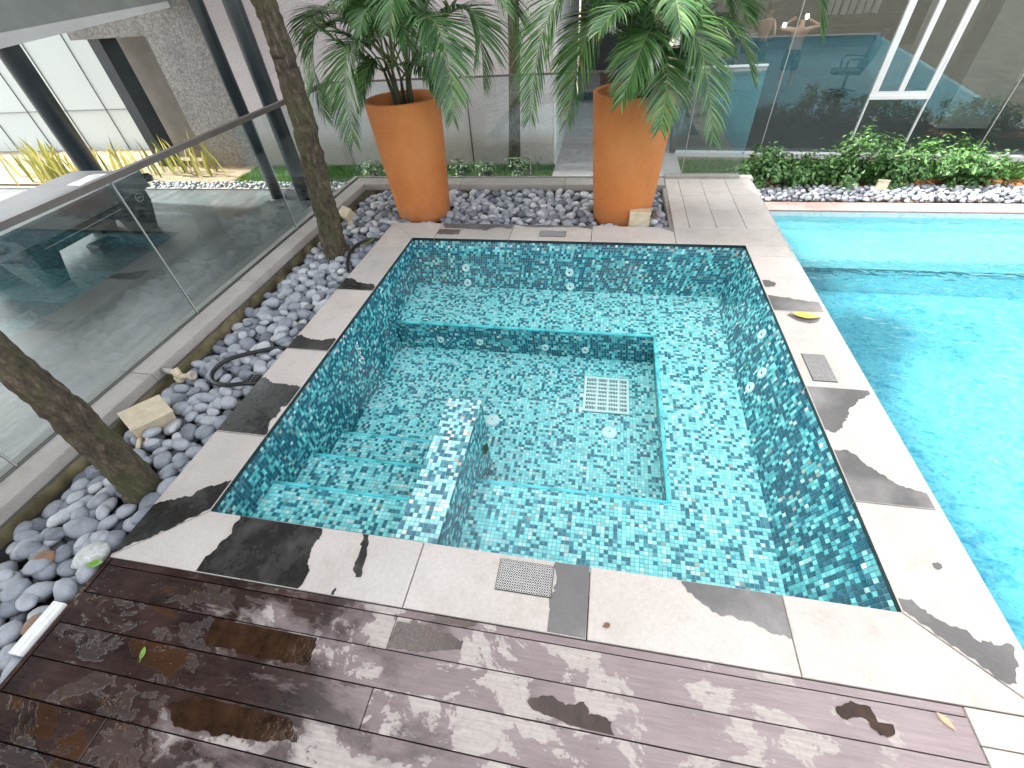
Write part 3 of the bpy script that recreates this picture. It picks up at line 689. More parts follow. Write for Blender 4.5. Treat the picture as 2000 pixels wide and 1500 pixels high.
# ------------------------------------------------------------------ timber deck
deck = thing('timber_deck', 'weathered dark timber deck in front of the spa pool', '', kind='structure')
ys = [-.3065, -.3385, -.4685, -.6005, -.7345, -.8645, -.998, -1.13, -1.262, -1.395, -1.53, -1.66, -1.80, -1.95]
joints = [[], [1.19], [-.9], [1.19], [2.6], [.2], [1.6], [], [.9], [], [2.2], [], []]
for i in range(len(ys)-1):
    y1, y0 = ys[i], ys[i+1]; xs = [-.325]+joints[i]+[3.322]
    if i == 2: xs = [-.33, 3.322]
    for a, c in zip(xs[:-1], xs[1:]):
        b = MB(); dz = random.uniform(-.0015, .0015)
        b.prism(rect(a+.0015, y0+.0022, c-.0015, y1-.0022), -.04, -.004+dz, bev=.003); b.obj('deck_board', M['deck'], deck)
PUD = [[(1.198,-.359),(1.323,-.357),(1.499,-.384),(1.497,-.419),(1.375,-.446),(1.198,-.460)],
 [(1.791,-.547),(1.874,-.514),(1.942,-.530),(1.998,-.513),(2.019,-.549),(2.101,-.557),(2.111,-.595),(2.022,-.594),(1.948,-.591),(1.853,-.576)],
 [(2.886,-.388),(2.944,-.352),(3.007,-.360),(3.016,-.403),(3.064,-.402),(3.059,-.430),(3.020,-.440),(2.985,-.423),(2.961,-.398),(2.907,-.414)],
 [(.385,-.475),(.884,-.475),(.904,-.574),(.616,-.584),(.409,-.569)],
 [(.414,-.785),(.499,-.745),(.902,-.745),(.981,-.807),(.724,-.836),(.488,-.845)],
 [(2.05,-.80),(2.3,-.77),(2.45,-.80),(2.38,-.845),(2.15,-.85)]]
for poly in PUD:
    pp_ = wobbly(poly, .006, .008); b = MB()
    if sum(pp_[i][0]*pp_[(i+1) % len(pp_)][1]-pp_[(i+1) % len(pp_)][0]*pp_[i][1] for i in range(len(pp_))) < 0: pp_ = pp_[::-1]
    b.add([(x, y, -.0012) for x, y in pp_], [tuple(range(len(pp_)))]); b.obj('wet_patch', M['wetwood'], deck)
b = MB(); b.box((-.36, -2.96, -.5), (3.51, -.304, -.045)); b.obj('deck_frame', M['dark'], deck)
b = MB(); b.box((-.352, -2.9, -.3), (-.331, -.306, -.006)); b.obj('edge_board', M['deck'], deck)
# stone paving right of the deck
ts = thing('terrace_paving', 'pale stone paving beside the deck end', '', kind='structure')
for y0, y1 in ((-.415, -.307), (-.82, -.419), (-1.3, -.824)):
    b = MB(); b.prism(rect(3.327, y0, 3.62, y1), -.04, -.002, bev=.003); b.obj('paving_stone', M['paver'], ts)

# ------------------------------------------------------------------ paver corner behind the spa
pp = thing('corner_paving', 'pale stone paving at the back corner by the main pool', '', kind='structure')
YT = 4.92
cols = [(2.648, 2.80, [3.563, 4.0, YT]), (2.80, 3.055, [3.563, 4.40, YT]), (3.055, 3.33, [3.563, 4.02, 4.5, YT]), (3.33, 3.618, [3.563, 4.40, YT])]
for x0, x1, yy in cols:
    for a, c in zip(yy[:-1], yy[1:]):
        b = MB(); b.prism(rect(x0+.002, a+.002, x1-.002, c-.002), -.033, 0, bev=.003); b.obj('paving_stone', M['paver'], pp)
b = MB(); b.prism(rect(3.50, YT+.002, 3.66, 5.06), -.033, -.002, bev=.003); b.obj('paving_stone', M['paver'], pp)

# ------------------------------------------------------------------ curbs and glass balustrades
cu = thing('glass_curb', 'stone curb carrying the glass balustrade', '', kind='structure')
ye = [-2.9, -1.5, -.35, .95, 2.25, 3.6, 4.72]
for a, c in zip(ye[:-1], ye[1:]):
    b = MB(); b.prism(rect(-1.50, a+.002, -1.215, c-.002), -.075, 0, bev=.006); b.obj('curb_stone', M['curb'], cu)
xe = [-1.50, .1, 1.45, 2.645]
for a, c in zip(xe[:-1], xe[1:]):
    b = MB(); b.prism(rect(a+.002, 4.722, c-.002, 5.02), -.075, 0, bev=.006); b.obj('curb_stone', M['curb'], cu)
b = MB(); b.prism(rect(2.647, 4.925, 3.498, 5.02), -.03, .028, bev=.004); b.obj('curb_stone', M['curb'], cu)
def rough_face(name, A, Bp, z0, z1, out, m_, amp=.03):
    A, Bp, out = Vector(A), Vector(Bp), Vector(out); L = (Bp-A).length; nu, nv = int(L/.04), 6; b = MB(); vs = []
    for i in range(nu+1):
        for j in range(nv+1):
            p = A.lerp(Bp, i/nu); p.z = z0+(z1-z0)*j/nv
            vs.append(p+out*(amp*(.5+noise.noise(p*9))*(1-j/nv*.55)))
    b.add(vs, [(i*(nv+1)+j, (i+1)*(nv+1)+j, (i+1)*(nv+1)+j+1, i*(nv+1)+j+1) for i in range(nu) for j in range(nv)], 0, True)
    return b.obj(name, m_, cu)
rough_face('curb_face', (-1.20, -2.9, 0), (-1.20, 4.70, 0), -.30, -.074, (1, 0, 0), M['mossy'], .07)
rough_face('curb_face', (-1.2, 4.70, 0), (2.62, 4.70, 0), -.30, -.074, (0, -1, 0), M['mossy'], .04)
rough_face('curb_face', (2.645, 4.72, 0), (2.645, 3.57, 0), -.30, -.034, (-1, 0, 0), M['mossy'], .03)
b = MB(); b.box((-1.62, -3.0, G-.1), (-1.235, 5.0, -.0755)); b.box((-1.5, 4.74, G-.1), (2.64, 5.015, -.0755)); b.obj('curb_wall', M['curb'], cu)
def pane(t, A, Bp, z0, z1, off):
    A, Bp = Vector(A), Vector(Bp); d = (Bp-A).normalized(); n = Vector((-d.y, d.x, 0)); th = .006
    b = MB(); p = [A-n*th, Bp-n*th, Bp+n*th, A+n*th]
    vs = [(q.x, q.y, z) for z in (z0, z1) for q in p]
    b.add(vs, [(0, 1, 5, 4), (2, 3, 7, 6)], 0); b.add(vs, [(1, 2, 6, 5), (3, 0, 4, 7), (4, 5, 6, 7)], 1)
    return b.obj('glass_pane', [M['glass'], M['glass_edge']], t)
GX, GY = -1.412, 4.975
gl_ = thing('glass_balustrade', 'frameless glass balustrade with a grey top rail between spa and patio', 'balustrade', (GX, 2, 0))
gl_.location = (0, 0, 0)
yj = [-2.9, -1.5, .10, 1.70, 3.34, 4.965]
for a, c in zip(yj[:-1], yj[1:]): pane(gl_, (GX, a+.006, 0), (GX, c-.006, 0), .002, 1.088, 0)
b = MB(); b.box((GX-.024, -2.9, 1.088), (GX+.024, 4.98, 1.128)); b.obj('top_rail', M['rail'], gl_)
for y in yj[1:-1]:
    b = MB(); b.box((GX-.008, y-.004, .003), (GX+.008, y+.004, 1.086)); b.obj('joint_seal', M['seam'], gl_)
b = MB(); b.box((GX+.0075, -2.9, .0008), (GX+.016, 4.96, .005)); b.box((GX-.016, -2.9, .0008), (GX-.0075, 4.96, .005)); b.obj('base_seal', M['rubber'], gl_)
gb_ = thing('glass_balustrade', 'frameless glass balustrade behind the two orange pots', 'balustrade')
xj = [-1.405, -.25, .995, 2.84, 3.49]
for a, c in zip(xj[:-1], xj[1:]): pane(gb_, (a+.004, GY, 0), (c-.004, GY, 0), .030 if a > 2 else .002, 1.088, 0)
b = MB(); b.box((-1.38, GY-.012, 1.088), (2.60, GY+.012, 1.106)); b.obj('top_rail', M['rail'], gb_)
b = MB(); b.box((2.601, GY-.012, 1.088), (3.486, GY+.012, 1.106)); b.obj('top_rail', M['chrome'], gb_, label='bright end of the top rail')
for x in xj[1:-1]:
    b = MB(); b.box((x-.003, GY-.007, .031), (x+.003, GY+.007, 1.086)); b.obj('joint_seal', M['seam'], gb_)
b = MB(); b.box((-1.40, GY-.012, .001), (2.64, GY-.0075, .006)); b.obj('base_seal', M['rubber'], gb_)

# ------------------------------------------------------------------ pots and palms
def pot(c, label):
    t = thing('orange_pot', label, 'plant pot', c, 'tall orange plant pots')
    b = MB(); H = 1.22
    prof = [(.0005, 0), (.27, 0), (.292, .015), (.300, .05)]+[(.300+.080*(k/12)**.9, .05+(H-.06)*k/12) for k in range(1, 13)]
    prof += [(.380, H-.004), (.374, H), (.334, H), (.328, H-.008), (.315, H-.16), (.31, H-.2)]
    b.lathe(prof, (0, 0, 0), 56); b.obj('pot_body', M['pot'], t)
    b = MB(); vs = [(0, 0, H-.10)]; b.lathe([(.316, H-.125), (.22, H-.105), (.1, H-.09), (.0005, H-.085)], (0, 0, 0), 24); b.obj('potting_soil', M['soil'], t)
    return t
pot((-.130, 3.985, -.115), 'left one of the two tall orange pots, nearer the tree trunk')
pot((2.140, 3.985, -.115), 'right one of the two tall orange pots, with a cream box at its foot')
def bez(p0, p1, p2, t): return p0*(1-t)**2+p1*2*t*(1-t)+p2*t*t
def frond(parent, base, apex, tip, npair=40, lmax=.36, dry=False):
    p0, A, p2 = Vector(base), Vector(apex), Vector(tip); p1 = A*2-(p0+p2)*.5
    b = MB(); pts = [bez(p0, p1, p2, i/14) for i in range(15)]
    b.tube(pts, [.0085*(1-.8*i/14)+.001 for i in range(15)], 5, 1)
    L = sum((pts[i+1]-pts[i]).length for i in range(14)); start = .30
    for i in range(npair):
        u = start+(1-start)*(i+.5)/npair; p = bez(p0, p1, p2, u); t = (bez(p0, p1, p2, min(1, u+.02))-bez(p0, p1, p2, u-.02)).normalized()
        side = t.cross(Vector((0, 0, 1)))
        if side.length < .2: side = t.cross(Vector((rt.x, rt.y, 0))).normalized()*.5+side
        side.normalize(); upv = side.cross(t).normalized()
        s = (i+.5)/npair; ln = lmax*min(1, L/1.1)*(math.sin(math.pi*min(1, .22+.78*s)**.85)*.75+.30)*random.uniform(.88, 1.1)
        wd = .0092*random.uniform(.8, 1.2)*(1.0-.35*s)
        for sg in (-1, 1):
            ang = R(58-26*s)+random.gauss(0, .06)
            d = (t*math.cos(ang)+side*sg*math.sin(ang)+upv*(.22+random.gauss(0, .05))).normalized()
            droop = Vector((0, 0, -1))*random.uniform(.22, .50)
            n_ = d.cross(t if sg > 0 else -t).normalized()
            w_ = d.cross(n_).normalized()
            q = [p, p+d*ln*.30+droop*ln*.06, p+d*ln*.65+droop*ln*.30, p+d*ln*.93+droop*ln*.72]
            vs = [q[0]-w_*wd*.35, q[0]+w_*wd*.35, q[1]-w_*wd, q[1]+w_*wd, q[2]-w_*wd*.8, q[2]+w_*wd*.8, q[3]]
            b.add(vs, [(0, 1, 3, 2), (2, 3, 5, 4), (4, 5, 6)], 2 if (dry and random.random() < .10) else 0, True)
    b.obj('frond', [M['palm'], M['rachis'], M['palm_dry']], parent)
PALM_LEFT=[((-0.30,3.55,1.59),(-0.38,3.25,0.91)),((-0.77,3.90,1.68),(-0.90,3.75,1.00)),((-0.79,4.20,1.81),(-1.20,4.30,1.43)),((-0.26,3.70,1.41),(-0.37,3.50,1.09)),((0.44,3.50,1.73),(0.62,3.20,1.08)),((0.66,3.75,1.76),(0.80,3.65,1.23)),((0.78,4.10,1.92),(0.99,4.20,1.41)),((-0.30,4.00,2.05),(-0.50,3.90,2.15)),((-0.21,4.30,2.14),(-0.43,4.50,2.50)),((0.22,4.00,2.08),(0.49,3.90,2.37)),((0.30,4.40,1.97),(0.55,4.80,1.98)),((0.18,3.60,1.94),(0.20,3.20,1.69)),((0.22,3.70,1.40),(0.39,3.60,1.18)),((-0.80,4.50,1.73),(-1.29,4.90,1.68)),((-0.24,3.90,1.78),(-0.33,3.60,1.85)),((-0.03,4.20,1.75),(0.09,4.40,2.02)),((-0.26,4.20,1.74),(-0.32,4.30,2.11)),((0.64,3.60,2.03),(1.08,3.40,1.75))]
PALM_RIGHT=[((1.57,3.60,1.86),(1.28,3.20,1.07)),((1.76,3.70,1.66),(1.57,3.45,0.99)),((2.17,3.50,1.56),(2.01,3.20,1.17)),((2.32,3.50,1.41),(2.33,3.15,0.99)),((2.44,3.60,1.60),(2.75,3.20,0.89)),((2.72,3.90,1.57),(3.08,3.80,1.19)),((2.96,3.90,1.99),(3.49,3.80,1.46)),((2.67,4.20,1.78),(3.09,4.50,1.50)),((1.78,4.00,2.10),(1.54,3.90,2.37)),((2.13,4.20,2.11),(2.05,4.50,2.49)),((2.36,4.00,2.01),(2.47,3.90,2.31)),((1.48,4.30,2.00),(1.12,4.60,1.88)),((2.01,3.60,1.72),(1.80,3.20,1.61)),((2.25,3.50,1.80),(2.35,3.00,1.61)),((1.90,4.20,1.59),(1.62,4.60,1.33)),((2.61,4.20,1.48),(2.95,4.60,1.24)),((2.08,4.00,1.85),(1.92,3.80,2.03)),((2.25,4.20,1.83),(2.29,4.20,2.07))]
def palm(c, data, label, nst):
    t = thing('areca_palm', label, 'palm', (0, 0, 0), 'palms in the orange pots'); c = Vector(c)
    heads = []
    for k in range(nst):
        a = k*2.4; r_ = .05+.035*(k % 3); base = c+Vector((math.cos(a)*r_, math.sin(a)*r_, -.02))
        h = random.uniform(.22, .48); top = base+Vector((math.cos(a)*.05, math.sin(a)*.05, h)); heads.append(top)
        b = MB(); b.tube([base, (base+top)/2+rv(.006), top], [.024, .019, .013], 7); b.obj('cane', M['culm'], t)
    for i, (a, e) in enumerate(data):
        hd = min(heads, key=lambda q: (q-Vector(a)).length) if i % 2 else heads[i % nst]
        frond(t, hd, a, e, 78 if i < 8 else 64, .40 if i < 8 else .36, dry=(i == 1))
    for k in range(14):
        a = k*2.399+.4; rr = random.uniform(.35, .75); ap = c+Vector((math.cos(a)*rr*.55, math.sin(a)*rr*.5, random.uniform(.45, .95))); tp_ = c+Vector((math.cos(a)*rr*1.15, math.sin(a)*rr, random.uniform(.30, .85)))
        frond(t, heads[k % nst], ap, tp_, 58, .34)
    return t
palm((-.11, 3.97, 1.02), PALM_LEFT, 'feathery palm growing in the left orange pot', 8)
palm((2.16, 3.97, 1.02), PALM_RIGHT, 'feathery palm growing in the right orange pot', 8)

# ------------------------------------------------------------------ trees in the pebble strip (crowns reach over the terrace above the frame)
def tree(label, pts, rad, crown_c, crown_r, nleaf, group, base_flare=.02):
    t = thing('garden_tree', label, 'tree', (0, 0, 0), group)
    pts = [Vector(p) for p in pts]; fine = []; fr_ = []
    for i in range(len(pts)-1):
        for k in range(14):
            u = k/14; fine.append(pts[i].lerp(pts[i+1], u)+rv(.004)); fr_.append(rad[i]+(rad[i+1]-rad[i])*u)
    fine.append(pts[-1]); fr_.append(rad[-1])
    b = MB(); b.tube(fine, fr_, 28, wob=.24); b.obj('trunk', M['bark'], t)
    top = pts[-1]; cc = Vector(crown_c)
    for k in range(6):
        a = k*1.05+random.random()*.5; e = cc+Vector((math.cos(a)*crown_r[0]*.7, math.sin(a)*crown_r[1]*.7, random.uniform(-.1, .4)*crown_r[2]))
        mid = top.lerp(e, .5)+Vector((0, 0, .25)); b = MB(); b.tube([top-Vector((0, 0, .08)), mid, e], [rad[-1]*.6, rad[-1]*.4, .012], 7); b.obj('limb', M['bark'], t)
    b = MB(); clumps = [cc+Vector((random.gauss(0, .42)*crown_r[0], random.gauss(0, .42)*crown_r[1], random.gauss(0, .35)*crown_r[2])) for _ in range(70)]
    for i in range(nleaf):
        p = random.choice(clumps)+rv(.22)
        if p.z < 2.9: p.z = 2.9+random.random()*.4
        leafquad(b, p, rv()+Vector((0, 0, 1.2)), rv(), random.uniform(.10, .17), random.uniform(.04, .07))
    b.obj('crown', M['crown'], t, kind='stuff')
    return t
tree('near garden tree with leaning mossy trunk beside the large cream box',
     [(-.575, .10, -.22), (-.56, .10, -.02), (-.515, .105, .5), (-.525, .11, 1.0), (-.56, .12, 1.8), (-.62, .1, 2.9)], [.112, .092, .073, .067, .065, .06], (-2.2, .2, 4.7), (1.2, 1.4, .6), 2600, 'trees in the pebble strip')
tree('far garden tree with crooked trunk beside the small cream box',
     [(-.72, 2.92, -.24), (-.735, 2.93, -.02), (-.715, 2.95, .35), (-.655, 2.95, .9), (-.600, 2.95, 1.42), (-.60, 2.96, 1.7), (-.66, 2.97, 2.2), (-.7, 3.0, 3.0)], [.160, .120, .100, .096, .090, .085, .082, .075], (-2.2, 2.6, 4.8), (1.2, 1.4, .6), 2600, 'trees in the pebble strip')
tr3 = thing('garden_tree', 'slim dark tree trunk behind the glass between the two pots', 'tree')
b = MB(); b.tube([(.24, 7.83, G-.05), (.27, 7.82, -.2), (.33, 7.80, .8), (.36, 7.8, 1.7), (.42, 7.8, 3.4)], [.12, .105, .098, .09, .075], 12, wob=.15); b.obj('trunk', M['bark'], tr3)
b = MB()
for i in range(3500): leafquad(b, Vector((.45, 7.4, 4.3))+Vector((random.gauss(0, .8), random.gauss(0, .6), random.gauss(0, .5))), rv()+Vector((0, 0, 1)), rv(), .15, .06)
b.obj('crown', M['crown'], tr3, kind='stuff')

# ------------------------------------------------------------------ pebbles
def pebble_mesh(name, seed, lvl=2):
    bm = bmesh.new(); bmesh.ops.create_icosphere(bm, subdivisions=lvl, radius=1)
    for v in bm.verts:
        n_ = noise.noise(v.co*.9+Vector((seed*7.3, seed*1.9, 0)))
        v.co *= 1+.20*n_
        v.co.x *= 1.0; v.co.y *= .76+.06*(seed % 3); v.co.z *= .50+.05*(seed % 4)
    for f in bm.faces: f.smooth = True
    me = bpy.data.meshes.new(name); bm.to_mesh(me); bm.free(); me.materials.append(M['pebble']); return me
PM = [pebble_mesh('pebble', s) for s in range(8)]
PL = [pebble_mesh('pebble_small', s, 1) for s in range(8)]
obst = [(-.56, .1, .10), (-.73, 2.93, .12), (-.13, 3.985, .29), (2.14, 3.985, .29)]
def scatter(region, rmin, rmax, zbase, tries, layer):
    out = []; grid = {}
    x0, y0, x1, y1 = region; cs = rmax*2
    for _ in range(tries):
        r_ = random.uniform(rmin, rmax); x = random.uniform(x0, x1); y = random.uniform(y0, y1)
        if any((x-ox)**2+(y-oy)**2 < (orr+r_*.55)**2 for ox, oy, orr in obst): continue
        k = (int(x/cs), int(y/cs)); ok = True
        for i in (-1, 0, 1):
            for j in (-1, 0, 1):
                for (a, c, q) in grid.get((k[0]+i, k[1]+j), ()):
                    if (a-x)**2+(c-y)**2 < ((q+r_)*.78)**2: ok = False; break
                if not ok: break
            if not ok: break
        if ok: grid.setdefault(k, []).append((x, y, r_)); out.append((x, y, zbase+random.uniform(-.012, .012)-(.075*min(1, max(0, (-.82-x)/.30)) if x0 < -1 and zbase > -.5 else 0), r_, layer))
    return out
peb = []
for reg, a, c in (((-1.10, -2.2, -.40, 3.52), .047, .080), ((-1.10, 3.50, 2.58, 4.62), .046, .076)):
    peb += [p+('bed',) for p in scatter(reg, a, c, -.125, 26000, 0)]
    top = scatter(reg, a, c, -.075, 26000, 1)
    peb += [p+('bed',) for p in top]
    peb += [p+('bed',) for p in scatter(reg, a*.8, c*.8, -.045, 500, 2)]
right = scatter((3.78, 6.31, 9.6, 6.80), .04, .066, G+.02, 16000, 0)+scatter((3.78, 6.31, 9.6, 6.80), .04, .06, G+.05, 4000, 1)
peb += [p+('right',) for p in right]
pat = scatter((-7.2, 6.72, -1.6, 7.05), .035, .055, G+.01, 6000, 0); peb += [p+('patio',) for p in pat]
def size_px(p):
    q = project(p[:3])
    if not q or not (-20 < q[0] < 2020 and -20 < q[1] < 1520): return 0
    return p[3]/(Vector(p[:3])-CAM).length*(1 if p[4] else .35)
peb.sort(key=lambda p: -size_px(p))
stuffb = {'bed': MB(), 'right': MB(), 'patio': MB()}
def place_mat(p):
    s = p[3]; q = Matrix.LocRotScale(Vector(p[:3]), (Matrix.Rotation(random.uniform(0, 6.28), 3, 'Z') @ Matrix.Rotation(random.gauss(0, .30), 3, 'X') @ Matrix.Rotation(random.gauss(0, .25), 3, 'Y')).to_quaternion(), Vector((s*1.08, s*random.uniform(.92, 1.1), s*random.uniform(.9, 1.15))))
    return q
LANDMARK = [((-.575, .10), 'the near tree trunk'), ((-.90, .55), 'the large cream box'), ((-1.0, .98), 'the garden tap'), ((-.6, 1.05), 'the black hose loop'), ((-.36, -.32), 'the deck corner'), ((-.40, -.64), 'the white trim strip'),
    ((-.73, 2.93), 'the far tree trunk'), ((-.90, 3.62), 'the small cream box'), ((-.13, 3.7), 'the left orange pot'), ((2.14, 3.7), 'the right orange pot'), ((1.0, 3.56), 'the back coping'), ((-.36, 1.42), 'the second wet coping patch'), ((-.36, 2.26), 'the farthest wet coping patch'), ((-.36, .76), 'the largest wet coping patch'), ((-1.15, 1.7), 'the mossy curb')]
for i, p in enumerate(peb):
    mw = place_mat(p)
    if i < 300 and p[5] == 'bed':
        o = link('pebble', PM[i % 8]); o.matrix_world = mw
        tone = min(.97, max(.03, random.gauss(.52, .23))); o.color = (tone, 0, 0, 1)
        (lx, ly), ln_ = min(LANDMARK, key=lambda L: (L[0][0]-p[0])**2+(L[0][1]-p[1])**2)
        dx, dy = p[0]-lx, p[1]-ly; dist = math.hypot(dx, dy)
        side = ('right of' if dx > 0 else 'left of') if abs(dx) > abs(dy) else ('behind' if dy > 0 else 'in front of')
        tw_ = 'very dark' if tone < .18 else 'dark' if tone < .36 else 'mid' if tone < .6 else 'light' if tone < .82 else 'pale'
        sw_ = 'small' if p[3] < .048 else 'large' if p[3] > .062 else ('flat' if i % 4 < 2 else 'round')
        tag(o, '%s %s grey pebble %s%s %s' % (sw_, tw_, 'close ' if dist < .16 else 'farther ' if dist > .42 else '', side, ln_), 'pebble', 'grey river pebbles in the strip beside the spa')
    else:
        me = (PM if p[5] == 'bed' and p[4] else PL)[i % 8]; bb = stuffb[p[5]]
        bb.add([mw @ v.co for v in me.vertices], [tuple(f.vertices) for f in me.polygons], 0, True)
same = {}
for o in list(col.objects):
    if o.name.startswith('pebble') and o.get('category') == 'pebble': same.setdefault(o['label'], []).append(o)
for lab, os_ in same.items():
    if len(os_) > 1:
        os_.sort(key=lambda o: o.matrix_world.translation.y if lab else 0)
        words = ['nearest', 'farthest'] if len(os_) == 2 else ['nearest']+['next nearest', 'third nearest', 'fourth nearest', 'fifth nearest', 'sixth nearest', 'seventh nearest'][:len(os_)-2]+['farthest']
        for o, wd2 in zip(os_, words): o['label'] = lab+', '+wd2+' one'
for k, nm in (('bed', 'pebble_gravel'), ('right', 'pale_pebble_gravel'), ('patio', 'patio_pebble_gravel')):
    so_ = stuffb[k].obj(nm, M['pebble'], kind='stuff', label={'bed': 'smaller grey pebbles filling the strip round the spa', 'right': 'pebble band beyond the main pool', 'patio': 'pebble edging beside the patio floor'}[k]); so_.color = (0, 1, 0, 1)
for (x, y, z, s), mm, lab in (((-.74, -.36, -.045, .062), 'pebble_brown', 'brown pebble among the grey ones near the deck corner'), ((-.46, -.62, -.035, .055), 'pebble_brown', 'orange brown pebble beside the white trim strip'), ((-.48, -.30, -.03, .082), 'pebble_pale', 'large pale speckled pebble beside the deck corner')):
    me = PM[2].copy(); me.materials.clear(); me.materials.append(M[mm]); o = link('pebble', me); o.matrix_world = Matrix.LocRotScale(Vector((x, y, z)), Matrix.Rotation(.7, 3, 'Z').to_quaternion(), Vector((s, s, s)))
    tag(o, lab, 'pebble')

# ------------------------------------------------------------------ small things in the pebbles
def cream_box(c, size, yaw_, tilt, label, pipes):
    t = thing('junction_box', label, 'junction box', c, 'cream junction boxes'); t.rotation_euler = (tilt[0], tilt[1], yaw_)
    sx_, sy_, sz_ = size; b = MB()
    b.prism([(-sx_, -sy_), (sx_, -sy_), (sx_, sy_), (-sx_, sy_)], 0, sz_*.86, bev=.006); b.obj('box_body', M['cream'], t)
    b = MB(); b.prism([(-sx_-.005, -sy_-.005), (sx_+.005, -sy_-.005), (sx_+.005, sy_+.005), (-sx_-.005, sy_+.005)], sz_*.865, sz_, bev=.005); lid = b.obj('box_lid', M['cream'], t)
    for sg in ((-1, -1), (1, 1), (-1, 1), (1, -1)):
        b = MB(); b.lathe([(.005, sz_), (.004, sz_+.002), (.0005, sz_+.002)], (sg[0]*(sx_-.012), sg[1]*(sy_-.012), 0), 8); b.obj('screw', M['steel'], lid)
    for pl in pipes:
        b = MB(); b.tube(pl, .013, 10); b.obj('conduit', M['cream'], t)
    return t
cream_box((-.90, .56, -.075), (.085, .115, .15), R(-30), (R(-6), R(16)), 'large cream junction box lying on the pebbles beside the near tree', [[(.06, -.08, .03), (.12, -.12, .06), (.17, -.15, .06)], [(.06, -.04, .03), (.13, -.07, .07), (.19, -.10, .08)]])
cream_box((-.915, 3.64, .03), (.060, .055, .10), R(-20), (R(35), R(12)), 'small cream junction box standing behind the far tree trunk', [[(.02, -.03, .01), (.06, -.10, -.04), (.10, -.17, -.12)], [(.04, -.02, .01), (.09, -.08, -.04), (.14, -.14, -.12)]])
cream_box((2.31, 3.665, -.10), (.10, .045, .225), R(1), (0, 0), 'cream junction box at the foot of the right orange pot', [])
cream_box((5.98, 6.66, G+.02), (.065, .04, .16), R(-8), (R(-12), 0), 'small cream box standing in the pale pebbles beyond the pool', [])
tp = thing('garden_tap', 'cream plastic garden tap sticking out from the curb', 'tap')
b = MB(); b.tube([(-1.22, 1.03, -.035), (-1.11, 1.015, -.025), (-1.05, 1.0, -.02)], .022, 12); b.obj('supply_pipe', M['curb'], tp)
b = MB(); b.tube([(-1.06, 1.005, .015), (-1.045, .995, -.015), (-1.04, .985, -.075)], .028, 12); b.lathe([(.036, -.02), (.036, .02)], (-1.04, .988, -.06), 12, close=True); b.obj('elbow', M['cream'], tp)
b = MB(); b.tube([(-1.04, .985, -.045), (-.97, .985, -.03), (-.92, .985, -.02)], [.026, .020, .017], 12); b.obj('spout', M['cream'], tp)
b = MB(); b.lathe([(.020, 0), (.034, .004), (.034, .026), (.022, .028), (.018, .01), (.0005, .01)], (-.925, .985, -.021), 14, ax=(1, 0, .2)); b.obj('ring_nut', M['tile_tan'], tp)
def hose(pts, r_, label):
    pts = [Vector(p) for p in pts]; fine = []
    for i in range(len(pts)-1):
        a = pts[max(0, i-1)]; p0 = pts[i]; p1 = pts[i+1]; d = pts[min(len(pts)-1, i+2)]
        for k in range(6):
            t = k/6; fine.append(.5*((2*p0)+(p1-a)*t+(2*a-5*p0+4*p1-d)*t*t+(3*p0-a-3*p1+d)*t**3))
    fine.append(pts[-1]); b = MB(); b.tube(fine, r_, 10); o = b.obj('black_hose', M['rubber']); return tag(o, label, 'hose', 'black hoses on the pebbles')
hose([(-.30, 1.40, -.10), (-.40, 1.36, -.02), (-.57, 1.265, .0), (-.72, 1.155, .005), (-.755, 1.03, .0), (-.68, .93, .0), (-.55, .905, .002), (-.42, .945, -.005), (-.33, 1.0, -.06)], .016, 'black hose loop on the pebbles beside the coping')
hose([(-.30, 3.17, -.09), (-.345, 3.155, -.01), (-.44, 3.12, .01), (-.52, 3.03, .005), (-.535, 2.88, 0), (-.49, 2.70, -.005), (-.41, 2.52, -.02), (-.35, 2.42, -.1)], .016, 'black hose curving round the foot of the far tree')
b = MB()
for i in range(5):
    b.box((-.455+i*.028, .955, -.028), (-.447+i*.028, 1.045, -.020)); b.box((-.465, .958+i*.02, -.0195), (-.325, .964+i*.02, -.014))
tag(b.obj('plastic_lattice', M['rubber']), 'small dark plastic lattice on the pebbles inside the hose loop', 'grate')
b = MB(); b.box((-.425, -.745, -.02), (-.362, -.53, .006)); b.box((-.402, -.744, .0065), (-.385, -.531, .012)); b.box((-.378, -.744, .0065), (-.368, -.531, .010))
tag(b.obj('white_trim', M['white_plastic']), 'white plastic trim strip lying on the pebbles beside the deck', 'trim strip')
# fallen leaves
def leaf(c, ln, wd, yaw_, mat_, label, tilt=(0, 0), curl=.25):
    b = MB(); n = 8; vs = []
    for i in range(n+1):
        u = i/n; w_ = wd*math.sin(math.pi*min(1, .04+u*.96))**.8*.5; x = (u-.5)*ln; z = curl*ln*(u-.5)**2*1.2
        vs += [(x, -w_, z+abs(w_)*.35+.002), (x, 0, z+.002), (x, w_, z+abs(w_)*.35+.002)]
    fs = []
    for i in range(n):
        for k in range(2): a = i*3+k; fs.append((a, a+3, a+4, a+1))
    b.add(vs, fs, 0, True); b.tube([(-ln*.5, 0, .002+curl*ln*.3), (-ln*.68, .004, .003)], .0015, 5)
    o = b.obj('fallen_leaf', M[mat_]); o.location = c; o.rotation_euler = (tilt[0], tilt[1], yaw_)
    return tag(o, label, 'leaf', 'fallen leaves')
leaf((3.452, 2.085, .003), .17, .075, R(-8), 'leaf_yellow', 'yellow leaf lying on the right coping')
b = MB(); pl_ = wobbly([(3.33, 2.095), (3.39, 2.03), (3.46, 2.005), (3.53, 2.04), (3.56, 2.09), (3.52, 2.125), (3.43, 2.135), (3.36, 2.13)], .003); b.add([(x, y, .0012) for x, y in pl_], [tuple(range(len(pl_)))])
b.obj('wet_patch', M['damp'], next(o for o, sp in zip(slabo, slabs) if inside((3.45, 2.08), sp)))
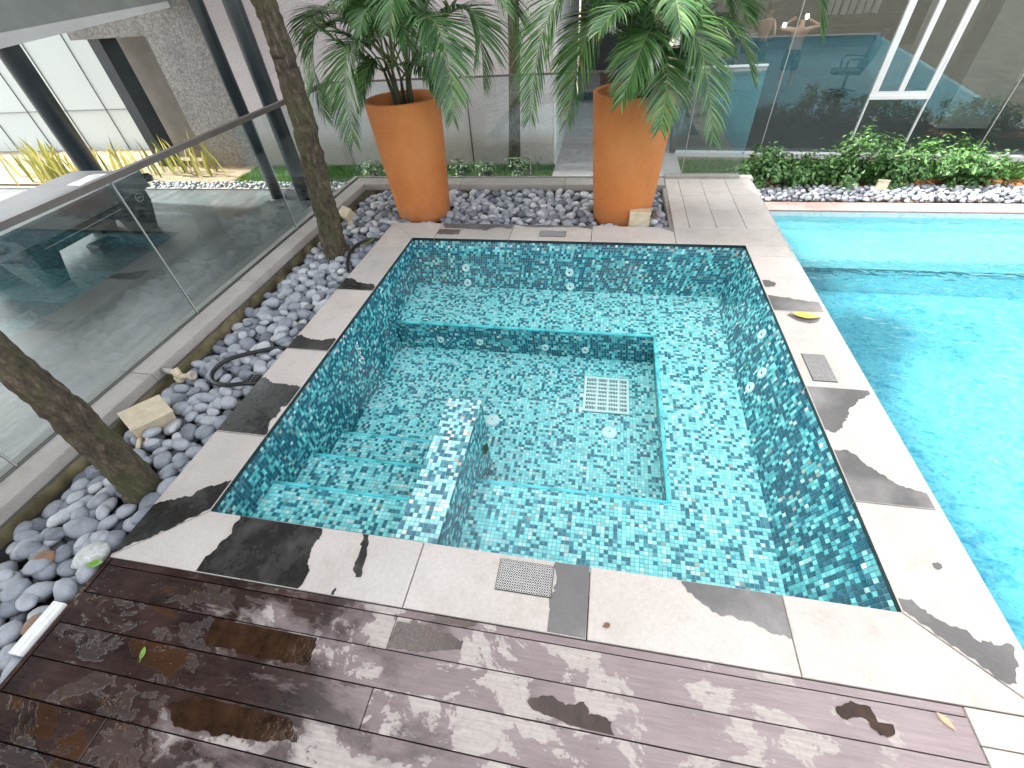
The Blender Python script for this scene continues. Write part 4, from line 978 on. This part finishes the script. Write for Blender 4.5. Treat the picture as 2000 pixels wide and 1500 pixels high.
leaf((.172, -.648, .0), .05, .022, R(115), 'leaf_green', 'small green leaf on the dark deck boards')
leaf((-.385, -.345, -.005), .075, .04, R(20), 'leaf_green', 'green leaf on the pebbles at the deck corner')
leaf((2.076, -.238, .003), .030, .022, R(30), 'leaf_brown', 'tiny brown curled leaf on the front coping')
leaf((3.236, -.362, .001), .055, .022, R(130), 'leaf_tan', 'tan leaf at the right end of the deck')
leaf((1.250, .95, -.47), .085, .040, R(80), 'leaf_olive', 'olive leaf against the divider wall in the spa', tilt=(R(0), R(-50)))
leaf((rightx(1.93, -.36)-.01, 1.93, -.36), .06, .035, R(70), 'leaf_green', 'bright green leaf on the right spa wall', tilt=(R(60), 0))
leaf((-.40, 3.02, .02), .20, .05, R(65), 'leaf_olive', 'withered grey green leaf on the left coping edge', curl=.4)

# ------------------------------------------------------------------ garden behind: lawn, soil, kerb, walkway, walls
sheet('lawn_soil', [(-5.6, 7.0), (.99, 7.0), (.99, 8.10), (-5.6, 8.10)], G-.03, M['lawnbed'], kind='structure')
sheet('lawn_soil', [(3.25, 7.25), (12, 7.25), (12, 7.98), (3.25, 8.30)], G-.03, M['lawnbed'], kind='structure')
sheet('garden_soil', [(3.66, 6.72), (12, 6.72), (12, 7.30), (3.66, 7.30)], G-.026, M['clay'], kind='structure')
sheet('garden_soil', [(-12, 7.0), (-5.4, 7.0), (-5.4, 9.4), (-12, 9.4)], G-.026, plain('sandy_soil', (.27, .205, .135), .95, var=.3, scale=8), kind='structure')
sheet('garden_walk', [(.995, 5.1), (3.25, 5.1), (3.25, 13.5), (.995, 13.5)], G-.022, M['walk'], kind='structure')
b = MB()
def grass(x0, y0, x1, y1, n, top=None):
    for i in range(n):
        x = random.uniform(x0, x1); y = random.uniform(y0, y1 if top is None else top(x)); h = random.uniform(.03, .075); a = random.random()*6.28
        dx, dy = math.cos(a)*.006, math.sin(a)*.006; lx, ly = random.gauss(0, .02), random.gauss(0, .02)
        b.add([(x-dx, y-dy, G-.03), (x+dx, y+dy, G-.03), (x+lx, y+ly, G-.03+h)], [(0, 1, 2)])
kx = lambda x: 8.30-(x-3.25)*.0831+.02
grass(-5.4, 7.02, .98, 8.05, 22000); grass(3.27, 7.28, 9.8, 0, 17000, kx)
b.obj('grass', M['grass'], kind='stuff')
# shrubs
def shrub(c, r_, h, n, m_, label, group):
    t = thing('shrub', label, 'shrub', c, group)
    b = MB()
    for k in range(7):
        a = k*.9+random.random(); e = Vector((math.cos(a)*r_*.6, math.sin(a)*r_*.5, h*random.uniform(.5, .9))); b.tube([(0, 0, 0), e*.5+Vector((0, 0, .05)), e], [.010, .007, .003], 5)
    b.obj('stem', M['bark'], t)
    b = MB(); cl = [Vector((random.gauss(0, .5)*r_, random.gauss(0, .42)*r_, h*random.uniform(.12, .92)**.9)) for _ in range(26)]
    for i in range(n):
        k = random.choice(cl); p = k+rv(.055)
        if p.z < .01: p.z = abs(p.z)+.02
        out = (p-Vector((0, 0, h*.3))).normalized()
        leafquad(b, p, out+Vector((0, 0, .7))+rv(.45), rv(.6)+Vector((0, 0, -.2))+out*.5, random.uniform(.055, .095), random.uniform(.030, .048))
    b.obj('foliage', m_, t, kind='stuff'); return t
GS = 'shrubs along the far side of the main pool'
for (x, y, r_, h, n, lab) in ((4.42, 6.97, .38, .52, 1300, 'leftmost rounded shrub beside the end of the glass'), (4.95, 6.98, .26, .34, 480, 'low loose shrub right of the rounded one'),
    (5.32, 7.05, .24, .40, 480, 'small shrub left of the tallest one'), (5.72, 7.08, .36, .72, 1000, 'tallest shrub in front of the left window frame post'), (6.15, 7.0, .30, .45, 650, 'bushy shrub behind the small cream box'),
    (6.52, 7.03, .34, .58, 850, 'tall shrub in front of the right window frame post'), (6.98, 6.98, .34, .46, 750, 'broad shrub with loose shoots right of the window'), (7.42, 6.98, .28, .36, 480, 'low spreading shrub before the open grass'),
    (8.25, 6.92, .38, .46, 800, 'shrub at the right edge of the picture'), (8.75, 7.0, .38, .5, 700, 'last shrub beyond the right edge')):
    shrub((x, y, G-.02), r_*1.12, h*1.12, int(n*1.35), M['shrub'], lab, GS)
for (x, y, r_, h, n, lab) in ((-2.30, 7.15, .20, .34, 260, 'small shrub behind the glass left of the left pot'), (-1.75, 7.15, .22, .36, 300, 'small shrub behind the glass close to the left pot'), (-.62, 7.15, .18, .34, 240, 'small shrub behind the glass right of the left pot'), (-.15, 7.2, .18, .34, 240, 'small shrub before the plaster wall left of the slim trunk'), (.48, 7.15, .20, .38, 260, 'small shrub behind the glass right of the slim trunk')):
    shrub((x, y, G-.02), r_, h, n, M['shrub_dull'], lab, 'small shrubs behind the glass')
# variegated sword plants on the far left
def sword(c, n, label, sp=.35, hh=.75):
    t = thing('sword_plant', label, 'plant', c, 'variegated sword plants')
    for i in range(n):
        b = MB(); x, y = random.gauss(0, sp), random.gauss(0, sp*.5); h = random.uniform(.6, 1.05)*hh; lx, ly = random.gauss(0, .22)*h, random.gauss(0, .16)*h; wd = random.uniform(.022, .036); a = random.random()*3.14
        dx, dy = math.cos(a)*wd, math.sin(a)*wd; vs = []
        for k in range(5):
            u = k/4; ww = (1-u**2.2)*(.7+.6*u) if k < 4 else .02
            cx, cy2, z = x+lx*u*u, y+ly*u*u, h*u
            vs += [(cx-dx*ww, cy2-dy*ww, z), (cx+dx*ww, cy2+dy*ww, z)]
        b.add(vs, [(2*k, 2*k+1, 2*k+3, 2*k+2) for k in range(4)], 0, True); b.obj('leaf', M['sword'], t)
    return t
for (x, y, n, lab) in ((-10.6, 7.6, 34, 'yellow green sword plant at the far left before the white panels'), (-9.8, 7.2, 40, 'dense yellow green sword plant left of the dark column'), (-9.0, 7.1, 34, 'yellow green sword plant just left of the dark column'), (-8.1, 7.5, 30, 'yellow green sword plant right of the dark column'), (-7.2, 7.7, 20, 'sparse sword plant before the dark pillar'), (-6.4, 7.7, 12, 'thin sword plant before the granite wall')):
    sword((x, y, G-.02), n, lab)
# walls
wl = thing('garden_wall', 'pinkish spatter plaster wall behind the back balustrade', 'wall')
b = MB(); b.box((-5.45, 8.12, G-.3), (.985, 8.5, 10.0)); b.obj('wall_body', M['plaster'], wl)  # unseen upper height added to block sky reflections in the spa water
b = MB(); b.box((.955, 8.105, G-.3), (1.0, 13.4, 10.0)); b.obj('corner_strip', M['whitewall'], wl)
b = MB(); b.tube([(-.62, 8.09, G), (-.62, 8.09, .4)], .014, 8); b.obj('wall_conduit', M['rail'], wl)
gw = thing('granite_wall', 'grey speckled granite wall with a tall recess', 'wall')
b = MB(); b.box((-6.66, 8.1, G-.3), (-5.455, 8.5, 10.0)); b.box((-8.35, 8.101, 1.45), (-6.665, 8.49, 10.0)); b.obj('granite_cladding', M['granite'], gw)  # carried up out of view to keep sky off the wet coping
b = MB(); b.box((-8.0, 8.75, G-.3), (-6.3, 8.9, 1.6)); b.obj('recess_back', M['recess'], gw)
b = MB(); b.box((-7.98, 8.105, G-.3), (-7.72, 8.5, 1.448)); b.obj('dark_pillar', M['column'], gw)
pw = thing('panel_wall', 'white frosted panel wall at the far left of the patio', 'wall')
b = MB()
for i in range(11): b.box((-7.75-i*1.2, 9.51, G-.2), (-7.738-i*1.2, 9.56, 3.4))
b.box((-20, 9.51, .0305), (-7.7, 9.56, .0415)); b.obj('joint_bars', M['jointdark'], pw)
for i in range(10):
    for z0, z1 in ((G-.2, .03), (.042, 1.7), (1.712, 3.4)):
        x1 = -7.75-i*1.2
        b = MB(); b.add([(x1-1.188, 9.53, z0), (x1, 9.53, z0), (x1, 9.53, z1), (x1-1.188, 9.53, z1)], [(0, 1, 2, 3)]); b.obj('panel', M['panel'], pw)
# patio
sheet('patio_floor', [(-16, -6), (-1.62, -6), (-1.62, 6.69), (-16, 6.69)], G-.02, M['patio'], kind='structure')
b = MB(); b.box((-16, 6.695, G-.06), (-1.6, 6.74, G+.01)); b.obj('patio_edge', M['curb'], kind='structure')
for (x, y, r_, lab) in ((-7.15, 5.98, .165, 'dark round column left behind the pool table'), (-3.88, 6.33, .10, 'slim dark column behind the glass, left one of the pair'), (-3.27, 6.27, .125, 'thick dark column behind the far tree trunk')):
    t = thing('patio_column', lab, 'column', (x, y, G-.02), 'dark patio columns')
    b = MB(); b.tube([(0, 0, 0), (0, 0, 5.2)], r_, 24); b.obj('shaft', M['column'], t)
    b = MB(); b.lathe([(r_+.05, 0), (r_+.05, .012), (r_+.001, .014)], (0, 0, 0), 24); b.obj('base_plate', M['rail'], t)
cn = thing('patio_canopy', 'pale canopy edge with white beam at the top left', 'canopy')
def skew(name, A, Bp, z0a, z1a, z0b, z1b, dx, m_):
    b = MB(); vs = [(A[0], A[1], z0a), (Bp[0], Bp[1], z0b), (Bp[0], Bp[1], z1b), (A[0], A[1], z1a), (A[0]-dx, A[1], z0a), (Bp[0]-dx, Bp[1], z0b), (Bp[0]-dx, Bp[1], z1b), (A[0]-dx, A[1], z1a)]
    b.add(vs, [(0, 1, 2, 3), (7, 6, 5, 4), (0, 4, 5, 1), (3, 2, 6, 7), (1, 5, 6, 2), (4, 0, 3, 7)]); b.obj(name, m_, cn)
skew('white_beam', (-6.16, 4.5), (-5.80, 8.05), 1.555, 1.715, 1.812, 1.895, .18, M['beamwhite'])
skew('fascia', (-6.18, 4.5), (-5.82, 8.05), 1.717, 2.9, 1.897, 2.9, .16, M['fascia'])
# pool table under a cover
TXc, TYc = -5.84, 4.06
pt = thing('pool_table', 'grey pool table with dark legs on the patio', 'pool table', (TXc, TYc, G-.02)); pt.rotation_euler[2] = R(2)
hx_, hy_ = .66, 1.24
b = MB(); b.prism([(-hx_, -hy_+.1), (-hx_+.1, -hy_), (hx_-.1, -hy_), (hx_, -hy_+.1), (hx_, hy_-.1), (hx_-.1, hy_), (-hx_+.1, hy_), (-hx_, hy_-.1)], .60, .83, bev=.03); b.obj('covered_top', M['table_cover'], pt)
b = MB(); b.box((-hx_+.16, -hy_+.2, .38), (hx_-.10, hy_-.12, .599)); b.obj('apron', M['table_dark'], pt)
b = MB(); b.box((hx_-.0995, -.75, .47), (hx_-.09, .55, .485)); b.box((hx_-.0995, -.75, .555), (hx_-.09, .55, .565)); b.obj('side_trim', M['chrome'], pt)
for sx_ in (-1, 1):
    for sy_ in (-1, 1):
        b = MB(); cx, cy2 = sx_*(hx_-.26), sy_*(hy_-.38)
        b.add([(cx+dx*s_, cy2+dy*s2, z) for z, s_, s2 in ((.45, .17, .24), (.36, .17, .23), (0, .10, .15)) for dx, dy in ((-1, -1), (1, -1), (1, 1), (-1, 1))],
              [(i*4+k, i*4+(k+1) % 4, (i+1)*4+(k+1) % 4, (i+1)*4+k) for i in range(2) for k in range(4)]+[(8, 9, 10, 11)]); b.obj('leg', M['table_dark'], pt)
        b = MB(); b.lathe([(.0005, -.05), (.07, -.04), (.085, .02), (.06, .06)], (sx_*(hx_-.03), sy_*(hy_-.03), .70), 14); b.obj('corner_pocket', M['table_dark'], pt)
b = MB(); b.box((hx_-.0975, hy_-.62, .42), (hx_-.088, hy_-.17, .59)); nm = b.obj('name_plate', M['table_dark'], pt)
b = MB()
for k in range(24):
    a0 = k/24*6.283; a1 = (k+1)/24*6.283; f_ = lambda a, r_: (hx_-.0865, hy_-.30+math.cos(a)*r_*1.35, .505+math.sin(a)*r_)
    b.add([f_(a0, .060), f_(a1, .060), f_(a1, .052), f_(a0, .052)], [(0, 1, 2, 3)])
for yy in (-.035, 0, .035): b.box((hx_-.0872, hy_-.30+yy-.012, .485), (hx_-.086, hy_-.30+yy-.004, .530)); b.box((hx_-.0872, hy_-.30+yy-.004, .500), (hx_-.086, hy_-.30+yy+.010, .507))
b.obj('emblem', M['logo'], nm)
b = MB()
vs = []; 
for i in range(9):
    for j in range(9):
        x = -.15+.45*i/8; y = .55+.5*j/8; vs.append((x, y, .832+.05*abs(noise.noise(Vector((x*9, y*9, 3))))*(1 if 0 < i < 8 and 0 < j < 8 else 0)))
b.add(vs, [(i*9+j, (i+1)*9+j, (i+1)*9+j+1, i*9+j+1) for i in range(8) for j in range(8)]); tag(b.obj('plastic_sheet', M['cover_shine'], loc=(TXc, TYc, G-.02)), 'crumpled shiny plastic sheet lying on the pool table', 'plastic sheet')
b = MB(); b.prism([(-.16, -.16), (.13, -.2), (.2, .12), (-.10, .2)], 0, .12, bev=.02); b.box((-.03, -.03, .1205), (.05, .05, .13)); o = b.obj('floor_box', M['blackbox'], loc=(-5.62, 4.30, G-.02)); tag(o, 'black box on the patio floor beside the pool table', 'box')

# ------------------------------------------------------------------ glass building on the right
WA = Vector((4.731, 8.655, 0)); wd_ = Vector((.99656, -.08284, 0)).normalized(); wn_ = Vector((.08284, .99656, 0))
def wp(d, z, o_=0): q = WA+wd_*d+wn_*o_; return (q.x, q.y, z)
bd = thing('glass_building', 'building with dark reflecting glass wall and white window frame', 'building')
def strip(name, d0, d1, z0, z1, o0, o1, m_, parent=bd):
    b = MB(); vs = [wp(d0, z0, o0), wp(d1, z0, o0), wp(d1, z0, o1), wp(d0, z0, o1), wp(d0, z1, o0), wp(d1, z1, o0), wp(d1, z1, o1), wp(d0, z1, o1)]
    b.add(vs, [(0, 3, 2, 1), (4, 5, 6, 7), (0, 1, 5, 4), (1, 2, 6, 5), (2, 3, 7, 6), (3, 0, 4, 7)]); return b.obj(name, m_, parent)
def gpane(d0, d1, z0, z1, o_=0):
    b = MB(); b.add([wp(d0, z0, o_), wp(d1, z0, o_), wp(d1, z1, o_), wp(d0, z1, o_)], [(0, 1, 2, 3)]); return b.obj('glass_pane', M['window'], bd)
TOPZ = 3.6
gpane(-1.48, -.006, G, TOPZ); gpane(.006, 1.40, G, TOPZ); gpane(1.425, 2.235, G, .02); gpane(2.26, 3.326, G, TOPZ); gpane(3.338, 4.9, G, TOPZ); gpane(4.91, 6.6, G, TOPZ)
gpane(1.50, 1.78, .13, TOPZ, -.01); gpane(1.86, 2.17, .13, TOPZ, -.01)
for d in (0, 3.332, 4.905): strip('joint_seal', d-.005, d+.005, G, TOPZ, -.008, .008, M['seam'])
strip('mullion', 1.403, 1.423, G, .02, -.03, .03, M['whitemetal']); strip('mullion', 2.237, 2.257, G, .02, -.03, .03, M['whitemetal'])
fr_ = strip('window_frame', 1.40, 2.26, .022, .068, -.04, .04, M['whitemetal'])
strip('frame_rail', 1.435, 2.225, .070, .128, -.03, .03, M['whitemetal'], fr_)
strip('frame_post', 1.40, 1.434, .070, TOPZ, -.04, .04, M['whitemetal'], fr_); strip('frame_post', 2.226, 2.26, .070, TOPZ, -.04, .04, M['whitemetal'], fr_)
strip('sash', 1.436, 1.498, .130, TOPZ, -.028, .028, M['whitemetal'], fr_); strip('sash', 1.782, 1.818, .130, TOPZ, -.028, .028, M['whitemetal'], fr_)
strip('sash', 1.820, 1.858, .130, TOPZ, -.028, .028, M['whitemetal'], fr_); strip('sash', 2.172, 2.224, .130, TOPZ, -.028, .028, M['whitemetal'], fr_)
strip('base_kerb', -1.5, 6.6, G-.1, G+.012, -.16, -.012, M['whitewall'])
strip('floor_slab', -1.5, 6.6, G-.12, G-.002, .012, 12, M['inner_floor'])
strip('rear_wall', -1.6, 6.6, G, TOPZ, 11.8, 12, M['inner_dark']); strip('side_wall', 6.5, 6.6, G, TOPZ, .02, 11.79, M['inner_dark'])
strip('ceiling', -1.5, 6.6, TOPZ-.1, TOPZ+.2, .0, 3.4, M['inner_dark'])
strip('side_wall', -1.60, -1.485, G, 8.5, -.1, 11.79, M['inner_dark'])
strip('upper_wall', -1.6, 6.6, TOPZ+.21, 8.5, -.05, .2, M['whitewall'])  # unseen upper storey, height raised to cut sky reflections off the water
strip('interior_column', 3.35, 4.15, G, TOPZ-.1, 1.6, 2.2, M['inner_pale']); strip('interior_column', 3.9, 4.7, G, TOPZ-.1, 5.2, 5.8, M['inner_pale'])
for k in range(7): strip('curtain', 2.9+k*.22, 3.05+k*.22, .2, TOPZ-.1, 10.6+.06*(k % 2), 10.75, M['inner_pale'])
b = MB(); b.box((1.05, 13.3, G-.1), (3.25, 13.5, 10)); tag(b.obj('rear_wall', M['inner_dark']), 'dark wall closing the end of the walkway', 'wall')  # unseen height added to close a sky gap in the reflections
# monitor box, chair and lamps inside
mo = thing('console', 'pale console with dark blue screen inside the glass building', 'console', (5.30, 14.1, G))
b = MB(); b.prism(rect(-.28, -.16, .28, .16), 0, 1.16, bev=.02); b.obj('cabinet', M['inner_pale'], mo)
b = MB(); b.box((-.20, -.175, .78), (.20, -.162, 1.10)); b.obj('screen', M['screen'], mo)
ch = thing('office_chair', 'black high back office chair inside the glass building', 'office chair', (7.50, 13.1, G)); ch.rotation_euler[2] = R(-8); ch.scale = (1.08, 1.08, 1.0)
b = MB(); b.prism([(-.32, -.22), (.18, -.25), (.2, .25), (-.32, .22), (-.36, 0)], .42, .50, bev=.025); b.obj('seat', M['chairfab'], ch)
b = MB(); prof = [(.16, .48), (.24, .75), (.30, 1.0), (.34, 1.18), (.35, 1.24)]
vs = []
for k, (x, z) in enumerate(prof):
    hw = (.22, .25, .24, .20, .13)[k]
    vs += [(x, -hw, z), (x, hw, z), (x+.06, hw, z), (x+.06, -hw, z)]
b.add(vs, [(i*4+k, i*4+(k+1) % 4, (i+1)*4+(k+1) % 4, (i+1)*4+k) for i in range(4) for k in range(4)]+[(16, 17, 18, 19), (3, 2, 1, 0)]); b.obj('backrest', M['chairfab'], ch)
for sg in (-1, 1):
    b = MB(); b.tube([(-.14, sg*.26, .47), (-.15, sg*.28, .68), (-.10, sg*.28, .73), (.14, sg*.27, .73), (.24, sg*.24, .72)], .018, 8); b.obj('armrest', M['chairfab'], ch)
b = MB(); b.tube([(0, 0, .42), (0, 0, .08)], .03, 8); b.obj('gas_lift', M['chairfab'], ch)
b = MB()
for k in range(5): b.tube([(0, 0, .09), (math.cos(k*1.257)*.28, math.sin(k*1.257)*.28, .05)], [.022, .014], 6)
b.obj('star_base', M['chairfab'], ch)
for (x, z, lab) in ((5.98, .52, 'left small white lamp glowing behind the window near the people'), (6.44, .66, 'right small white lamp glowing behind the window near the people')):
    b = MB(); b.lathe([(.0005, -.05), (.03, -.045), (.045, 0), (.03, .045), (.0005, .05)], (0, 0, 0), 14); o = b.obj('wall_lamp', M['lamp'], loc=(x, 13.9, z)); tag(o, lab, 'lamp', 'small lamps behind the window')

# people behind the window
def body(name, joints, edges, parent, m_):
    me = bpy.data.meshes.new(name); keys = list(joints)
    me.from_pydata([joints[k][0] for k in keys], [(keys.index(a), keys.index(c)) for a, c in edges], []); me.materials.append(m_)
    o = link(name, me, parent); md = o.modifiers.new('skin', 'SKIN'); md.use_smooth_shade = True
    for k, sv in zip(keys, me.skin_vertices[0].data): sv.radius = joints[k][1]; sv.use_root = (k == keys[0])
    ss = o.modifiers.new('sub', 'SUBSURF'); ss.levels = 2; ss.render_levels = 2
    return o
def person(loc, rot, label, arms, lean):
    t = thing('person', label, 'person', loc, 'people behind the window'); t.rotation_euler[2] = rot; lx = lean
    J = {'pelvis': ((0, 0, .93), (.15, .11)), 'waist': ((lx*.3, 0, 1.10), (.135, .10)), 'chest': ((lx*.7, .0, 1.30), (.165, .11)), 'neckb': ((lx, .0, 1.46), (.07, .065)), 'neck': ((lx, -.02, 1.54), (.055, .055)),
         'head': ((lx*1.1, -.03, 1.64), (.078, .095)), 'crown': ((lx*1.1, -.02, 1.74), (.06, .07))}
    E_ = [('pelvis', 'waist'), ('waist', 'chest'), ('chest', 'neckb'), ('neckb', 'neck'), ('neck', 'head'), ('head', 'crown')]
    for s, sg in (('l', -1), ('r', 1)):
        J['hip'+s] = ((sg*.095, 0, .86), (.085, .09)); J['kne'+s] = ((sg*.13, -.02, .50), (.055, .06)); J['ank'+s] = ((sg*.15, .02, .09), (.035, .042)); J['toe'+s] = ((sg*.17, -.14, .035), (.04, .028))
        E_ += [('pelvis', 'hip'+s), ('hip'+s, 'kne'+s), ('kne'+s, 'ank'+s), ('ank'+s, 'toe'+s)]
        sh, el, wr, hd = arms[s]
        J['sho'+s] = (sh, (.058, .06)); J['elb'+s] = (el, (.040, .040)); J['wri'+s] = (wr, (.028, .03)); J['han'+s] = (hd, (.034, .022))
        E_ += [('chest', 'sho'+s), ('sho'+s, 'elb'+s), ('elb'+s, 'wri'+s), ('wri'+s, 'han'+s)]
    body('body', J, E_, t, M['skin'])
    H = {'a': ((lx*1.1, .0, 1.66), (.088, .100)), 'b': ((lx*1.1, .015, 1.745), (.078, .085))}
    hb = MB(); hc = Vector((lx*1.1, .0, 1.70))
    hb.lathe([(.0005, .095), (.045, .085), (.078, .055), (.094, .01), (.092, -.035), (.075, -.075)], hc, 18); hb.obj('hair', M['hair'], t)
    for sg in (-1, 1):
        pass
    tb = MB(); 
    for sg in (-1, 1): tb.tube([(sg*.085, 0, .94), (sg*.10, -.002, .80), (sg*.118, -.012, .60)], [.118, .112, .088], 14)
    tb.lathe([(.118, .84), (.165, .90), (.165, 1.0), (.15, 1.03)], (0, 0, 0), 18); tb.obj('swim_trunks', M['trunks'], t)
    hb = MB()
    for s in ('l', 'r'):
        h0 = Vector(arms[s][3]); d = (h0-Vector(arms[s][2])).normalized(); sd_ = d.cross(Vector((0, 1, .2))).normalized()
        for q in range(5):
            off = (q-2)*.017; hb.tube([h0+sd_*off, h0+sd_*off*1.1+d*(.055 if q else .03), h0+sd_*off*1.15+d*(.09 if q else .045)+Vector((0, -.012, -.01))], [.009, .0085, .006], 6)
    hb.obj('fingers', M['skin'], t)
    return t
person((5.55, 14.0, G), R(170), 'left bare backed person in dark swim trunks behind the dark window',
       {'l': ((-.19, 0, 1.40), (-.27, -.05, 1.12), (-.16, -.25, 1.02), (-.12, -.31, 1.02)), 'r': ((.19, 0, 1.40), (.30, .0, 1.12), (.30, -.10, .90), (.30, -.13, .83))}, -.06)
person((6.42, 14.05, G-.22), R(176), 'right person with both elbows raised sideways behind the dark window',
       {'l': ((-.19, 0, 1.42), (-.45, -.06, 1.46), (-.24, -.26, 1.56), (-.17, -.28, 1.60)), 'r': ((.19, 0, 1.42), (.46, -.06, 1.46), (.24, -.26, 1.56), (.17, -.28, 1.60))}, 0)

# ------------------------------------------------------------------ unseen roof high to the left, its reach shaped to shade deck and spa
ov = thing('overhead_roof', 'grey roof slab high over the deck and spa, outside the frame', 'roof')
b = MB(); b.box((-12.5, -12, 6.0), (-1.60, 6.2, 6.4)); b.obj('roof_slab', M['facade'], ov)
for y in (-11.5, -5, 5.8):
    b = MB(); b.box((-12.4, y-.2, G), (-12.0, y+.2, 6.0)); b.obj('pillar', M['facade'], ov)
